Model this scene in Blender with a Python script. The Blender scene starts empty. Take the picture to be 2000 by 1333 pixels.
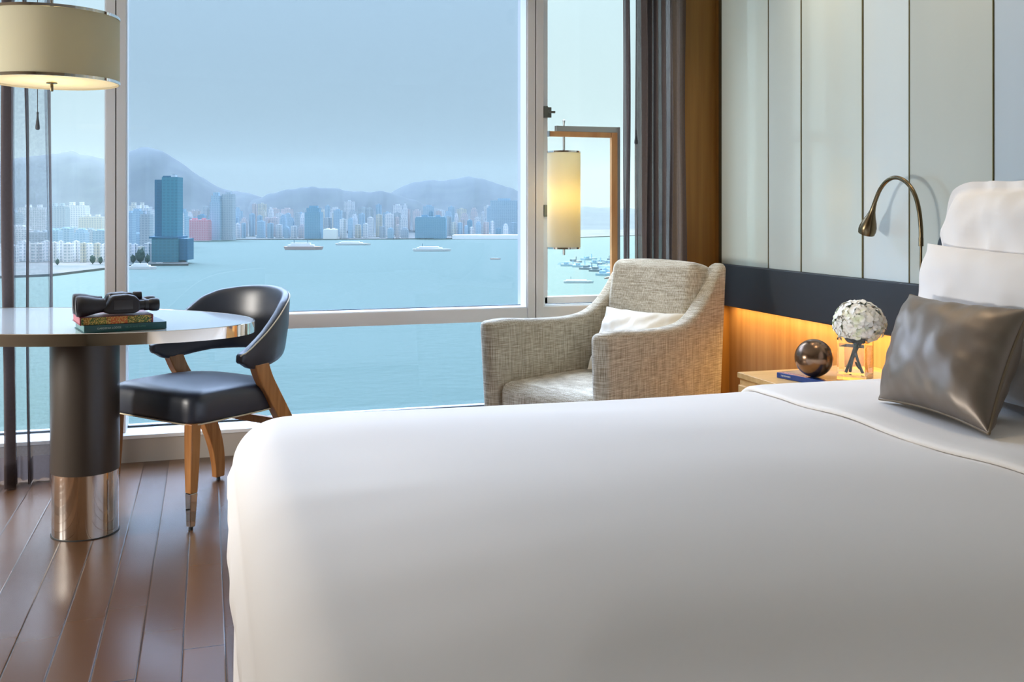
import bpy, bmesh, math, random
from mathutils import Vector, Matrix, noise
random.seed(7)
S = bpy.context.scene
COL = S.collection
PI = math.pi

# ------------------------------------------------------------------ camera
EYE = 1.13
YAW = math.atan(.305)
cam_d = bpy.data.cameras.new('camera'); cam = bpy.data.objects.new('camera', cam_d); COL.objects.link(cam)
cam.location = (0, 0, EYE); cam.rotation_euler = (PI/2, 0, -YAW)
cam_d.sensor_width = 36; cam_d.lens = 36*1950/2000
cam_d.shift_y = (410-666.5)/2000
cam_d.clip_start = .05; cam_d.clip_end = 40000
S.camera = cam
# ------------------------------------------------------------------ colour management, sampling
S.view_settings.view_transform = 'Standard'; S.view_settings.look = 'None'
S.view_settings.gamma = 1; S.view_settings.use_curve_mapping = False
S.view_settings.exposure = 0.2
S.cycles.max_bounces = 9; S.cycles.diffuse_bounces = 5; S.cycles.glossy_bounces = 5
S.cycles.transmission_bounces = 8; S.cycles.transparent_max_bounces = 16; S.cycles.volume_bounces = 1
S.cycles.caustics_reflective = False; S.cycles.caustics_refractive = False
S.cycles.sample_clamp_indirect = 6; S.cycles.sample_clamp_direct = 5; S.cycles.use_adaptive_sampling = False; S.cycles.use_denoising = True
# ------------------------------------------------------------------ world: hazy overcast sky, brighter overhead
world = bpy.data.worlds.new('sky'); S.world = world; world.use_nodes = True
nt = world.node_tree; nt.nodes.clear()
tc = nt.nodes.new('ShaderNodeTexCoord'); sx = nt.nodes.new('ShaderNodeSeparateXYZ')
rp = nt.nodes.new('ShaderNodeValToRGB'); bg = nt.nodes.new('ShaderNodeBackground'); ow = nt.nodes.new('ShaderNodeOutputWorld')
nt.links.new(tc.outputs['Generated'], sx.inputs[0]); nt.links.new(sx.outputs['Z'], rp.inputs[0])
nt.links.new(rp.outputs[0], bg.inputs[0]); nt.links.new(bg.outputs[0], ow.inputs[0])
e = rp.color_ramp.elements
e[0].position = 0.0; e[0].color = (.46, .55, .58, 1)
e[1].position = 1.0; e[1].color = (2.4, 2.7, 3.1, 1)
for p_, c_ in ((.10, (.50, .62, .66, 1)), (.21, (.57, .73, .80, 1)), (.30, (.9, 1.08, 1.25, 1)), (.5, (1.9, 2.15, 2.5, 1))):
    k = e.new(p_); k.color = c_
# bright sky patch added to light the room, above the part in view
def wn_(t, **kw):
    n = nt.nodes.new(t)
    for k_, v_ in kw.items(): setattr(n, k_, v_)
    return n
GD = Vector((-.08, .82, .56)).normalized()
vm = wn_('ShaderNodeVectorMath', operation='DOT_PRODUCT'); nt.links.new(tc.outputs['Generated'], vm.inputs[0]); vm.inputs[1].default_value = GD
m1_ = wn_('ShaderNodeMapRange', interpolation_type='SMOOTHSTEP'); m1_.inputs['From Min'].default_value = .72; m1_.inputs['From Max'].default_value = 1.0; nt.links.new(vm.outputs['Value'], m1_.inputs[0])
m2_ = wn_('ShaderNodeMapRange', interpolation_type='SMOOTHSTEP'); m2_.inputs['From Min'].default_value = .30; m2_.inputs['From Max'].default_value = .56; nt.links.new(sx.outputs['Z'], m2_.inputs[0])
mm_ = wn_('ShaderNodeMath', operation='MULTIPLY'); nt.links.new(m1_.outputs[0], mm_.inputs[0]); nt.links.new(m2_.outputs[0], mm_.inputs[1])
gl_ = wn_('ShaderNodeMixRGB', blend_type='ADD'); gl_.inputs[0].default_value = 1
sc_ = wn_('ShaderNodeVectorMath', operation='SCALE'); sc_.inputs[0].default_value = (20.0, 23.0, 28.0); nt.links.new(mm_.outputs[0], sc_.inputs['Scale'])
nt.links.new(rp.outputs[0], gl_.inputs[1]); nt.links.new(sc_.outputs[0], gl_.inputs[2]); nt.links.new(gl_.outputs[0], bg.inputs[0])
bg.inputs[1].default_value = 1.0
# ------------------------------------------------------------------ ceiling downlights: one washes the panels, the others are added unseen fill
def area(name, loc, size, power, col, rot=(0, 0, 0), size_y=None, spread=None):
    l = bpy.data.lights.new(name, 'AREA'); l.energy = power; l.color = col; l.shape = 'RECTANGLE' if size_y else 'DISK'; l.size = size
    if size_y: l.size_y = size_y
    if spread: l.spread = spread
    o = bpy.data.objects.new(name, l); COL.objects.link(o); o.location = loc; o.rotation_euler = rot
    return o
CEIL = 2.62
DOWN = [(2.22, 3.62), (2.22, 2.75), (-.9, 3.1)]
for (x, y) in DOWN:
    area('downlight_lamp', (x, y, CEIL-.02), .13, 6, (1.0, .76, .50))
area('led_strip_lamp', (2.522, 3.75, .640), .02, 5.5, (1.0, .60, .19), size_y=1.5)

# daylight portals in the window openings (they only guide the sampling of the sky)
for (xc, zc, w_, h_) in ((.60, 1.57, 1.90, 1.86), (.60, .345, 1.90, .44), (2.03, 1.57, .78, 1.86), (2.03, .345, .78, .44), (-.99, 1.57, 1.10, 1.86), (-.99, .345, 1.10, .44), (-1.98, 1.57, .72, 1.86)):
    o = area('daylight_portal', (xc, 4.95, zc), w_, 1, (1, 1, 1), rot=(-PI/2, 0, 0), size_y=h_); o.data.cycles.is_portal = True

# ================================================================== helpers
def link(o, parent=None):
    COL.objects.link(o)
    if parent is not None: o.parent = parent
    return o
def tag(o, label=None, cat=None, group=None, kind=None):
    if label: o['label'] = label
    if cat: o['category'] = cat
    if group: o['group'] = group
    if kind: o['kind'] = kind
    return o
def empty(name, loc=(0, 0, 0), rz=0, label=None, cat=None, group=None, kind=None):
    o = bpy.data.objects.new(name, None); COL.objects.link(o); o.location = loc; o.rotation_euler = (0, 0, rz)
    o.empty_display_size = .1
    return tag(o, label, cat, group, kind)
def mesh(name, vs, fs, m=None, parent=None, smooth=True, sharp=None):
    me = bpy.data.meshes.new(name); me.from_pydata([tuple(v) for v in vs], [], fs); me.update()
    if m is not None: me.materials.append(m)
    bm = bmesh.new(); bm.from_mesh(me); bmesh.ops.recalc_face_normals(bm, faces=bm.faces); bm.to_mesh(me); bm.free()
    if smooth:
        me.shade_smooth()
        if sharp: me.set_sharp_from_angle(angle=math.radians(sharp))
    return link(bpy.data.objects.new(name, me), parent)
class MB:
    def __init__(s): s.v = []; s.f = []
    def add(s, vs, fs, M=None):
        n = len(s.v)
        s.v += [(M @ Vector(v)) if M is not None else Vector(v) for v in vs]
        s.f += [tuple(i+n for i in f) for f in fs]; return s
    def box(s, x0, x1, y0, y1, z0, z1, M=None):
        return s.add([(x0,y0,z0),(x1,y0,z0),(x1,y1,z0),(x0,y1,z0),(x0,y0,z1),(x1,y0,z1),(x1,y1,z1),(x0,y1,z1)],
                     [(0,3,2,1),(4,5,6,7),(0,1,5,4),(1,2,6,5),(2,3,7,6),(3,0,4,7)], M)
    def rbox(s, x0, x1, y0, y1, z0, z1, r=.02, n=6, bulge=0, M=None):
        """box with rounded edges: a gridded cube clamped to an inner box plus a radius"""
        vs, idx, fs = [], {}, []
        def P(a, b, c):
            key = (round(a, 5), round(b, 5), round(c, 5))
            if key in idx: return idx[key]
            ctr = Vector(((x0+x1)/2, (y0+y1)/2, (z0+z1)/2)); h = Vector(((x1-x0)/2, (y1-y0)/2, (z1-z0)/2))
            rr = min(r, h.x, h.y, h.z)
            q = []
            for t, hh in ((a, h.x), (b, h.y), (c, h.z)):
                # parameter to position: cluster samples near the edges
                ti = max(-1, min(1, t))
                q.append(ti)
            p = Vector((q[0]*h.x, q[1]*h.y, q[2]*h.z))
            inner = Vector([max(-(hh-rr), min(hh-rr, pc)) for pc, hh in zip(p, h)])
            d = p-inner
            if d.length > 1e-9: p = inner+d.normalized()*rr
            if bulge:
                for ax, (u, v) in enumerate(((1, 2), (0, 2), (0, 1))):
                    w = max(0, 1-q[u]**2)*max(0, 1-q[v]**2)
                    p[ax] += bulge*w*q[ax]
            idx[key] = len(vs); vs.append(ctr+p); return idx[key]
        def ts(hh):
            rr = min(r, hh); k = 4
            a = [math.cos(PI/4*(1-i/k)) for i in range(k+1)]
            edge = [-1+(rr/hh)*(1-math.tan(PI/4*(i/k))) for i in range(k, -1, -1)]   # tangent spacing gives even arcs
            edge = sorted(set([-1+(rr/hh)*(1-math.tan(PI/4*(i/k))) for i in range(k+1)]))
            mid = [(-1+rr/hh)+(2-2*rr/hh)*j/n for j in range(1, n)] if rr < hh-1e-6 else []
            return edge+mid+[-t for t in reversed(edge)]
        T = [ts((x1-x0)/2), ts((y1-y0)/2), ts((z1-z0)/2)]
        for ax in range(3):
            u, v = [i for i in range(3) if i != ax]
            for sg in (-1, 1):
                for i in range(len(T[u])-1):
                    for j in range(len(T[v])-1):
                        qs = []
                        for (di, dj) in ((0,0),(1,0),(1,1),(0,1)):
                            c = [0, 0, 0]; c[ax] = sg; c[u] = T[u][i+di]; c[v] = T[v][j+dj]; qs.append(P(*c))
                        if len(set(qs)) >= 3: fs.append(tuple(dict.fromkeys(qs)))
        return s.add(vs, fs, M)
    def lathe(s, prof, n=48, M=None, caps=True):
        """prof = [(r, z)...] about the z axis"""
        vs, fs = [], []
        for r, z in prof:
            for i in range(n):
                a = 2*PI*i/n; vs.append((r*math.cos(a), r*math.sin(a), z))
        for k in range(len(prof)-1):
            for i in range(n):
                j = (i+1) % n; fs.append((k*n+i, k*n+j, (k+1)*n+j, (k+1)*n+i))
        if caps:
            fs.append(tuple(range(n-1, -1, -1))); fs.append(tuple((len(prof)-1)*n+i for i in range(n)))
        return s.add(vs, fs, M)
    def tube(s, pts, r, n=12, M=None, closed=False):
        pts = [Vector(p) for p in pts]; vs, fs = [], []
        N = len(pts); up = None
        for i, p in enumerate(pts):
            a = pts[i-1] if (i > 0 or closed) else p; b = pts[(i+1) % N] if (i < N-1 or closed) else p
            t = (b-a).normalized()
            if up is None: up = Vector((0, 0, 1)) if abs(t.z) < .9 else Vector((1, 0, 0))
            u = t.cross(up).normalized(); w = u.cross(t).normalized(); up = w
            rr = r(i/(N-1)) if callable(r) else (r[i] if isinstance(r, (list, tuple)) else r)
            for k in range(n):
                a_ = 2*PI*k/n; vs.append(p+u*math.cos(a_)*rr+w*math.sin(a_)*rr)
        for i in range(N if closed else N-1):
            j = (i+1) % N
            for k in range(n):
                l = (k+1) % n; fs.append((i*n+k, i*n+l, j*n+l, j*n+k))
        if not closed: fs.append(tuple(range(n-1, -1, -1))); fs.append(tuple((N-1)*n+k for k in range(n)))
        return s.add(vs, fs, M)
    def prism(s, poly, h0, h1, M=None):
        """extrude an xy polygon from z=h0 to z=h1"""
        n = len(poly); vs = [(x, y, h0) for x, y in poly]+[(x, y, h1) for x, y in poly]
        fs = [tuple(range(n-1, -1, -1)), tuple(range(n, 2*n))]+[(i, (i+1) % n, n+(i+1) % n, n+i) for i in range(n)]
        return s.add(vs, fs, M)
    def build(s, name, m=None, parent=None, smooth=False, sharp=40, bevel=0, seg=2):
        o = mesh(name, s.v, s.f, m, parent, smooth or bevel > 0, sharp)
        if bevel:
            b = o.modifiers.new('bevel', 'BEVEL'); b.width = bevel; b.segments = seg; b.limit_method = 'ANGLE'; b.angle_limit = math.radians(35)
            b.harden_normals = True
        return o
def catmull(pts, n=8, closed=False):
    P = [Vector(p) for p in pts]; out = []; N = len(P)
    rng = range(N) if closed else range(N-1)
    for i in rng:
        p0 = P[(i-1) % N] if (closed or i > 0) else P[0]; p1 = P[i]; p2 = P[(i+1) % N]; p3 = P[(i+2) % N] if (closed or i+2 < N) else P[-1]
        for k in range(n):
            t = k/n
            out.append(.5*((2*p1)+(-p0+p2)*t+(2*p0-5*p1+4*p2-p3)*t*t+(-p0+3*p1-3*p2+p3)*t**3))
    if not closed: out.append(P[-1].copy())
    return out
def lerp(a, b, t): return a+(b-a)*t
def interp(x, tab):
    if x <= tab[0][0]: return tab[0][1]
    for (a, b), (c, d) in zip(tab, tab[1:]):
        if x <= c: return b+(d-b)*(x-a)/(c-a)
    return tab[-1][1]

# ================================================================== materials
def mat(name, col=(.5, .5, .5), rough=.5, metal=0, spec=.5, sheen=0, coat=0, coat_rough=.05, emit=None, estr=0, bump=None, alpha=1):
    m = bpy.data.materials.new(name); m.use_nodes = True
    b = m.node_tree.nodes['Principled BSDF']
    b.inputs['Base Color'].default_value = (*col, 1); b.inputs['Roughness'].default_value = rough
    b.inputs['Metallic'].default_value = metal; b.inputs['Specular IOR Level'].default_value = spec
    b.inputs['Sheen Weight'].default_value = sheen; b.inputs['Coat Weight'].default_value = coat; b.inputs['Coat Roughness'].default_value = coat_rough
    if emit: b.inputs['Emission Color'].default_value = (*emit, 1); b.inputs['Emission Strength'].default_value = estr
    if bump:                      # (noise scale, strength, distance)
        add_bump(m, *bump)
    return m
def N(m, t, **kw):
    n = m.node_tree.nodes.new(t)
    for k, v in kw.items(): setattr(n, k, v)
    return n
def L(m, a, b): m.node_tree.links.new(a, b)
def bsdf(m): return m.node_tree.nodes['Principled BSDF']
def coords(m, scale=(1, 1, 1), rot=(0, 0, 0)):
    t = N(m, 'ShaderNodeTexCoord'); mp = N(m, 'ShaderNodeMapping'); L(m, t.outputs['Object'], mp.inputs[0])
    mp.inputs['Scale'].default_value = scale; mp.inputs['Rotation'].default_value = rot
    return mp.outputs[0]
def add_bump(m, scale, strength, dist=.002, stretch=(1, 1, 1), detail=3):
    c = coords(m, stretch); n = N(m, 'ShaderNodeTexNoise'); n.inputs['Scale'].default_value = scale; n.inputs['Detail'].default_value = detail
    L(m, c, n.inputs['Vector']); b = N(m, 'ShaderNodeBump'); b.inputs['Strength'].default_value = strength; b.inputs['Distance'].default_value = dist
    L(m, n.outputs['Fac'], b.inputs['Height']); L(m, b.outputs[0], bsdf(m).inputs['Normal'])
def noise_col(m, c1, c2, scale, stretch=(1, 1, 1), detail=4, lo=.35, hi=.65, rot=(0, 0, 0)):
    c = coords(m, stretch, rot); n = N(m, 'ShaderNodeTexNoise'); n.inputs['Scale'].default_value = scale; n.inputs['Detail'].default_value = detail
    L(m, c, n.inputs['Vector']); r = N(m, 'ShaderNodeValToRGB'); r.color_ramp.elements[0].position = lo; r.color_ramp.elements[1].position = hi
    r.color_ramp.elements[0].color = (*c1, 1); r.color_ramp.elements[1].color = (*c2, 1)
    L(m, n.outputs['Fac'], r.inputs[0]); L(m, r.outputs[0], bsdf(m).inputs['Base Color'])
    return r
def wood(name, c1, c2, scale=4, stretch=(6, 6, .6), rough=.4, coat=0):
    m = mat(name, c1, rough, coat=coat, coat_rough=.2); noise_col(m, c1, c2, scale, stretch, 6, .3, .7)
    return m
def mixshader(name, build):
    m = bpy.data.materials.new(name); m.use_nodes = True; m.node_tree.nodes.clear()
    o = N(m, 'ShaderNodeOutputMaterial'); build(m, o); return m
def pane_glass(name, refl=.05, tint=(.97, .99, .985)):
    def f(m, o):
        t = N(m, 'ShaderNodeBsdfTransparent'); t.inputs[0].default_value = (*tint, 1)
        g = N(m, 'ShaderNodeBsdfGlossy'); g.inputs['Roughness'].default_value = .0; g.inputs[0].default_value = (1, 1, 1, 1)
        x = N(m, 'ShaderNodeMixShader'); x.inputs[0].default_value = refl
        L(m, t.outputs[0], x.inputs[1]); L(m, g.outputs[0], x.inputs[2]); L(m, x.outputs[0], o.inputs[0])
    return mixshader(name, f)
def sheer(name, col, opac, transl=.5):
    def f(m, o):
        t = N(m, 'ShaderNodeBsdfTransparent'); d = N(m, 'ShaderNodeBsdfDiffuse'); r = N(m, 'ShaderNodeBsdfTranslucent')
        d.inputs[0].default_value = (*col, 1); r.inputs[0].default_value = (*col, 1)
        a = N(m, 'ShaderNodeMixShader'); a.inputs[0].default_value = transl; L(m, d.outputs[0], a.inputs[1]); L(m, r.outputs[0], a.inputs[2])
        c = coords(m, (1, 1, 1)); n = N(m, 'ShaderNodeTexNoise'); n.inputs['Scale'].default_value = 90; L(m, c, n.inputs['Vector'])
        mr = N(m, 'ShaderNodeMapRange'); mr.inputs['To Min'].default_value = opac-.12; mr.inputs['To Max'].default_value = opac+.12
        L(m, n.outputs['Fac'], mr.inputs[0])
        x = N(m, 'ShaderNodeMixShader'); L(m, mr.outputs[0], x.inputs[0]); L(m, t.outputs[0], x.inputs[1]); L(m, a.outputs[0], x.inputs[2])
        L(m, x.outputs[0], o.inputs[0])
    return mixshader(name, f)
def shade_mat(name, col, transl=.55):
    def f(m, o):
        d = N(m, 'ShaderNodeBsdfDiffuse'); r = N(m, 'ShaderNodeBsdfTranslucent')
        d.inputs[0].default_value = (*col, 1); r.inputs[0].default_value = (col[0], col[1]*.93, col[2]*.72, 1)
        a = N(m, 'ShaderNodeMixShader'); a.inputs[0].default_value = transl; L(m, d.outputs[0], a.inputs[1]); L(m, r.outputs[0], a.inputs[2])
        L(m, a.outputs[0], o.inputs[0])
    return mixshader(name, f)

M_ = {}
M_['wall'] = mat('painted_wall', (.53, .42, .30), .8)
M_['ceiling'] = mat('ceiling_paint', (.78, .76, .72), .9)
M_['alu'] = mat('painted_aluminium', (.68, .65, .63), .42, spec=.5)
M_['alu_light'] = mat('white_aluminium', (.78, .80, .82), .4)
M_['gasket'] = mat('black_gasket', (.02, .03, .035), .6)
M_['glass'] = pane_glass('casement_glass', .015)
M_['glass_tint'] = pane_glass('solar_tinted_glass', .015, (.76, .82, .90))
M_['glass_tint1'] = pane_glass('lightly_tinted_glass', .015, (.92, .955, .985))
M_['chrome'] = mat('polished_chrome', (.78, .74, .70), .06, 1)
M_['steel'] = mat('brushed_steel', (.50, .52, .52), .3, 1)
M_['oak'] = wood('honey_oak', (.50, .27, .085), (.66, .40, .16), 5, (1, 8, .5), .45)
M_['oak_panel'] = wood('oak_wall_panel', (.48, .26, .10), (.62, .38, .17), 3, (1, 10, .5), .45)
M_['oak_top'] = wood('oak_nightstand', (.55, .32, .11), (.70, .44, .18), 4, (1, 9, 9), .4)
M_['walnut'] = wood('chair_walnut', (.30, .115, .030), (.48, .22, .07), 7, (7, 7, .7), .35, .3)
M_['lampwood'] = wood('lamp_wood', (.46, .22, .08), (.58, .32, .13), 8, (3, 3, .6), .4)
M_['dark_wood'] = wood('dark_wall_wood', (.25, .115, .020), (.33, .16, .032), 3, (12, 12, .5), .6)
M_['leather'] = mat('navy_leather', (.018, .026, .044), .40, spec=.8, bump=(260, .12, .0006))
M_['band'] = mat('slate_leather', (.032, .042, .056), .55, spec=.35, bump=(300, .08, .0005))
M_['col_leather'] = mat('brown_black_leather', (.050, .041, .034), .36, spec=.5, bump=(300, .1, .0005))
M_['cream_pipe'] = mat('cream_piping', (.72, .63, .45), .6)
M_['table_top'] = mat('white_glass_top', (.60, .66, .70), .12, spec=.8, coat=.6)
M_['sheet'] = mat('white_cotton', (.82, .785, .745), .85, sheen=.15, bump=(500, .05, .0006))
M_['pillow'] = mat('white_pillowcase', (.88, .88, .90), .85, sheen=.15, bump=(500, .05, .0006))
M_['satin'] = mat('taupe_satin', (.20, .165, .135), .42, .45, spec=.8)
M_['satin_pipe'] = mat('taupe_satin_piping', (.20, .155, .105), .4, .3)
M_['cream_satin'] = mat('cream_satin', (.80, .73, .60), .42, spec=.6)
M_['bronze'] = mat('aged_bronze', (.22, .15, .10), .22, .9)
noise_col(M_['bronze'], (.13, .085, .06), (.30, .19, .12), 9)
M_['lamp_bronze'] = mat('bronze_lamp_metal', (.17, .13, .075), .27, 1)
M_['shade'] = shade_mat('cream_lamp_shade', (.80, .78, .68))
M_['shade2'] = shade_mat('cream_drum_shade', (.56, .55, .44), .33)
M_['diffuser'] = shade_mat('frosted_diffuser', (.85, .80, .70), .7)
M_['bulb'] = mat('glowing_bulb', (1, 1, 1), .5, emit=(1, .78, .42), estr=9)
M_['led'] = mat('led_emitter', (1, 1, 1), .5, emit=(.85, .93, 1), estr=9)
M_['downlight'] = mat('downlight_lens', (1, 1, 1), .5, emit=(1, .78, .55), estr=.8)
M_['rubber'] = mat('black_rubber', (.012, .013, .018), .45, spec=.5)
M_['rubber_grip'] = mat('binocular_grip', (.016, .017, .024), .55, bump=(400, .3, .0008))
M_['green_stem'] = mat('green_stem', (.04, .13, .02), .5)
M_['petal'] = mat('hydrangea_petal', (.80, .84, .66), .6, sheen=.1)

noise_col(M_['petal'], (.76, .84, .50), (.95, .95, .90), 22, lo=.26, hi=.46)
M_['sheer'] = sheer('sheer_curtain_cloth', (.09, .11, .15), .30)
M_['sheer_hem'] = sheer('sheer_curtain_hem', (.17, .135, .13), .86)
M_['drape'] = sheer('grey_brown_drape', (.135, .105, .095), .88, .3)
M_['cord'] = mat('dark_cord', (.04, .045, .055), .6)
def glass_mat(name, ior, col=(1, 1, 1)):
    def f(m, o):
        g = N(m, 'ShaderNodeBsdfGlass'); g.inputs['IOR'].default_value = ior; g.inputs['Roughness'].default_value = 0; g.inputs[0].default_value = (*col, 1)
        L(m, g.outputs[0], o.inputs[0])
    return mixshader(name, f)
M_['vase'] = glass_mat('clear_vase_glass', 1.45, (.99, 1, .99))
M_['water_in'] = glass_mat('vase_water', 1.33)

# linen upholstery: crossed slubby threads
def linen(name, c1, c2, c3):
    m = mat(name, c1, .9, sheen=.2)
    outs = []
    for st in ((40, 40, 900), (900, 900, 30)):
        c = coords(m, (st[0]/100, st[1]/100, st[2]/100)); n = N(m, 'ShaderNodeTexNoise'); n.inputs['Scale'].default_value = 38; n.inputs['Detail'].default_value = 2
        L(m, c, n.inputs['Vector']); outs.append(n.outputs['Fac'])
    a = N(m, 'ShaderNodeMath', operation='ADD'); L(m, outs[0], a.inputs[0]); L(m, outs[1], a.inputs[1])
    h = N(m, 'ShaderNodeMath', operation='MULTIPLY'); h.inputs[1].default_value = .5; L(m, a.outputs[0], h.inputs[0])
    r = N(m, 'ShaderNodeValToRGB'); el = r.color_ramp.elements; el[0].position = .34; el[0].color = (*c1, 1); el[1].position = .66; el[1].color = (*c3, 1)
    k = el.new(.5); k.color = (*c2, 1)
    L(m, h.outputs[0], r.inputs[0]); L(m, r.outputs[0], bsdf(m).inputs['Base Color'])
    b = N(m, 'ShaderNodeBump'); b.inputs['Strength'].default_value = .35; b.inputs['Distance'].default_value = .0015
    L(m, h.outputs[0], b.inputs['Height']); L(m, b.outputs[0], bsdf(m).inputs['Normal'])
    return m
M_['linen'] = linen('beige_linen', (.22, .175, .115), (.44, .385, .29), (.70, .66, .55))

# floor: planks along Y
def floor_mat():
    m = mat('walnut_planks', (.1, .05, .03), .3, spec=.5)
    t = N(m, 'ShaderNodeTexCoord'); s = N(m, 'ShaderNodeSeparateXYZ'); L(m, t.outputs['Object'], s.inputs[0])
    def mth(op, a, b=None):
        n = N(m, 'ShaderNodeMath', operation=op)
        for i, v in enumerate((a, b)):
            if v is None: continue
            if isinstance(v, (int, float)): n.inputs[i].default_value = v
            else: L(m, v, n.inputs[i])
        return n.outputs[0]
    W, LEN = .1045, 1.15
    xs = mth('DIVIDE', mth('ADD', s.outputs['X'], 10-.012), W); row = mth('FLOOR', xs); fx = mth('FRACT', xs)
    wn = N(m, 'ShaderNodeTexWhiteNoise', noise_dimensions='1D'); L(m, row, wn.inputs['W'])
    ys = mth('ADD', mth('DIVIDE', s.outputs['Y'], LEN), mth('MULTIPLY', wn.outputs['Value'], 7.3)); col = mth('FLOOR', ys); fy = mth('FRACT', ys)
    w2 = N(m, 'ShaderNodeTexWhiteNoise', noise_dimensions='2D'); cb = N(m, 'ShaderNodeCombineXYZ'); L(m, row, cb.inputs[0]); L(m, col, cb.inputs[1]); L(m, cb.outputs[0], w2.inputs['Vector'])
    # grain
    mp = N(m, 'ShaderNodeMapping'); mp.inputs['Scale'].default_value = (14, 1.1, 1); L(m, t.outputs['Object'], mp.inputs[0])
    ofs = N(m, 'ShaderNodeVectorMath', operation='ADD'); L(m, mp.outputs[0], ofs.inputs[0]); sc = N(m, 'ShaderNodeVectorMath', operation='SCALE'); L(m, w2.outputs['Color'], sc.inputs[0]); sc.inputs['Scale'].default_value = 40; L(m, sc.outputs[0], ofs.inputs[1])
    gn = N(m, 'ShaderNodeTexNoise'); gn.inputs['Scale'].default_value = 4; gn.inputs['Detail'].default_value = 3; L(m, ofs.outputs[0], gn.inputs['Vector'])
    v = mth('ADD', .25, mth('MULTIPLY', w2.outputs['Value'], .5))
    r = N(m, 'ShaderNodeValToRGB'); el = r.color_ramp.elements; el[0].position = .25; el[0].color = (.066, .030, .014, 1); el[1].position = .75; el[1].color = (.150, .074, .036, 1)
    L(m, v, r.inputs[0])
    gx = mth('LESS_THAN', mth('MINIMUM', fx, mth('SUBTRACT', 1, fx)), .013); gy = mth('LESS_THAN', mth('MINIMUM', fy, mth('SUBTRACT', 1, fy)), .0014)
    g = mth('MAXIMUM', gx, gy)
    mx = N(m, 'ShaderNodeMixRGB'); L(m, g, mx.inputs[0]); L(m, r.outputs[0], mx.inputs[1]); mx.inputs[2].default_value = (.012, .008, .006, 1)
    L(m, mx.outputs[0], bsdf(m).inputs['Base Color'])
    fine = N(m, 'ShaderNodeTexNoise'); fine.inputs['Scale'].default_value = 60; fine.inputs['Detail'].default_value = 2; L(m, t.outputs['Object'], fine.inputs['Vector'])
    rr = N(m, 'ShaderNodeMapRange'); rr.inputs['To Min'].default_value = .25; rr.inputs['To Max'].default_value = .25; L(m, gn.outputs['Fac'], rr.inputs[0]); L(m, rr.outputs[0], bsdf(m).inputs['Roughness'])
    ex = mth('MINIMUM', mth('DIVIDE', mth('MINIMUM', fx, mth('SUBTRACT', 1, fx)), .035), 1); hgt = mth('MULTIPLY', ex, 1)
    b = N(m, 'ShaderNodeBump'); b.inputs['Strength'].default_value = .8; b.inputs['Distance'].default_value = .0012; L(m, hgt, b.inputs['Height']); L(m, b.outputs[0], bsdf(m).inputs['Normal'])
    return m
M_['floor'] = floor_mat()

# ================================================================== room shell
XL, XR, YB, YW = -2.35, 2.51, -1.9, 4.761        # left wall, headboard wall face, back wall, face of the upstand under the window
def struct(o, label=None):
    o['kind'] = 'structure'
    if label: o['label'] = label
    return o
struct(MB().box(XL-.1, XR+.3, YB-.1, 5.02, -.12, 0).build('floor', M_['floor']))
struct(MB().box(XL-.1, XR+.3, YB-.1, 5.05, CEIL, CEIL+.15).build('ceiling', M_['ceiling']))
struct(MB().box(XL-.12, XL, YB-.1, 5.05, 0, CEIL).build('wall_left', M_['wall']))
struct(MB().box(XL-.12, XR+.3, YB-.12, YB, 0, CEIL).build('wall_back', M_['wall']))
# wall behind the bed: oak lining below, dark wood return by the window, lacquered panels above
wr = MB().box(2.56, 2.80, YB, 5.05, 0, CEIL).build('wall_right', M_['oak_panel']); struct(wr)
MB().box(2.318, 2.5598, 4.617, 4.752, 0, CEIL).box(2.505, 2.5598, 4.573, 4.617, 0, CEIL).build('timber_return', M_['dark_wood'], wr)
MB().box(2.4985, 2.5598, 4.5605, 4.5728, 0.86, CEIL).build('edge_trim', mat('bronze_trim', (.10, .08, .045), .35, .8), wr)
pl = [4.560, 4.111, 3.842, 3.411, 3.130, 2.716, 2.40, 2.05, 1.62, 1.30, .86, .42, .05, -.4, -.9, -1.4, YB]
pcols = [(.66,.74,.68), (.60,.68,.66), (.62,.70,.67), (.68,.78,.82), (.52,.57,.54), (.50,.60,.70)]
tilt = [.3, -.25, .15, .9, -.55, .4]
trimm = mat('brass_fin', (.22, .18, .08), .35, .7)
lac = []
for i, c in enumerate(pcols):
    m = mat('pearl_lacquer', c, .30, spec=.6, coat=.8, coat_rough=.04)
    noise_col(m, tuple(x*.985 for x in c), tuple(min(1, x*1.015) for x in c), 2, (1, 3, .35), 1)
    lac.append(m)
for i in range(len(pl)-1):
    y1, y0 = pl[i], pl[i+1]
    # each panel bows very slightly, so each catches the window differently
    vs, fs = [], []; n = 10; t = tilt[i % 6]*.006
    for k in range(n+1):
        f = k/n; y = lerp(y0+.004, y1-.004, f); x = XR-.004-.0025*math.sin(PI*f)+t*(f-.5)
        for xx, z in ((x, .857), (x, CEIL), (2.5598, CEIL), (2.5598, .857)): vs.append((xx, y, z))
    for k in range(n):
        for j in range(4): fs.append((k*4+j, k*4+(j+1) % 4, (k+1)*4+(j+1) % 4, (k+1)*4+j))
    fs += [(0, 1, 2, 3), (n*4+3, n*4+2, n*4+1, n*4)]
    o = mesh('lacquer_panel', vs, fs, lac[i % 6], wr, True, 30)
    if i: MB().box(2.5035, 2.5598, y1-.002, y1+.002, .857, CEIL).build('brass_fin', trimm, wr)
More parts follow.
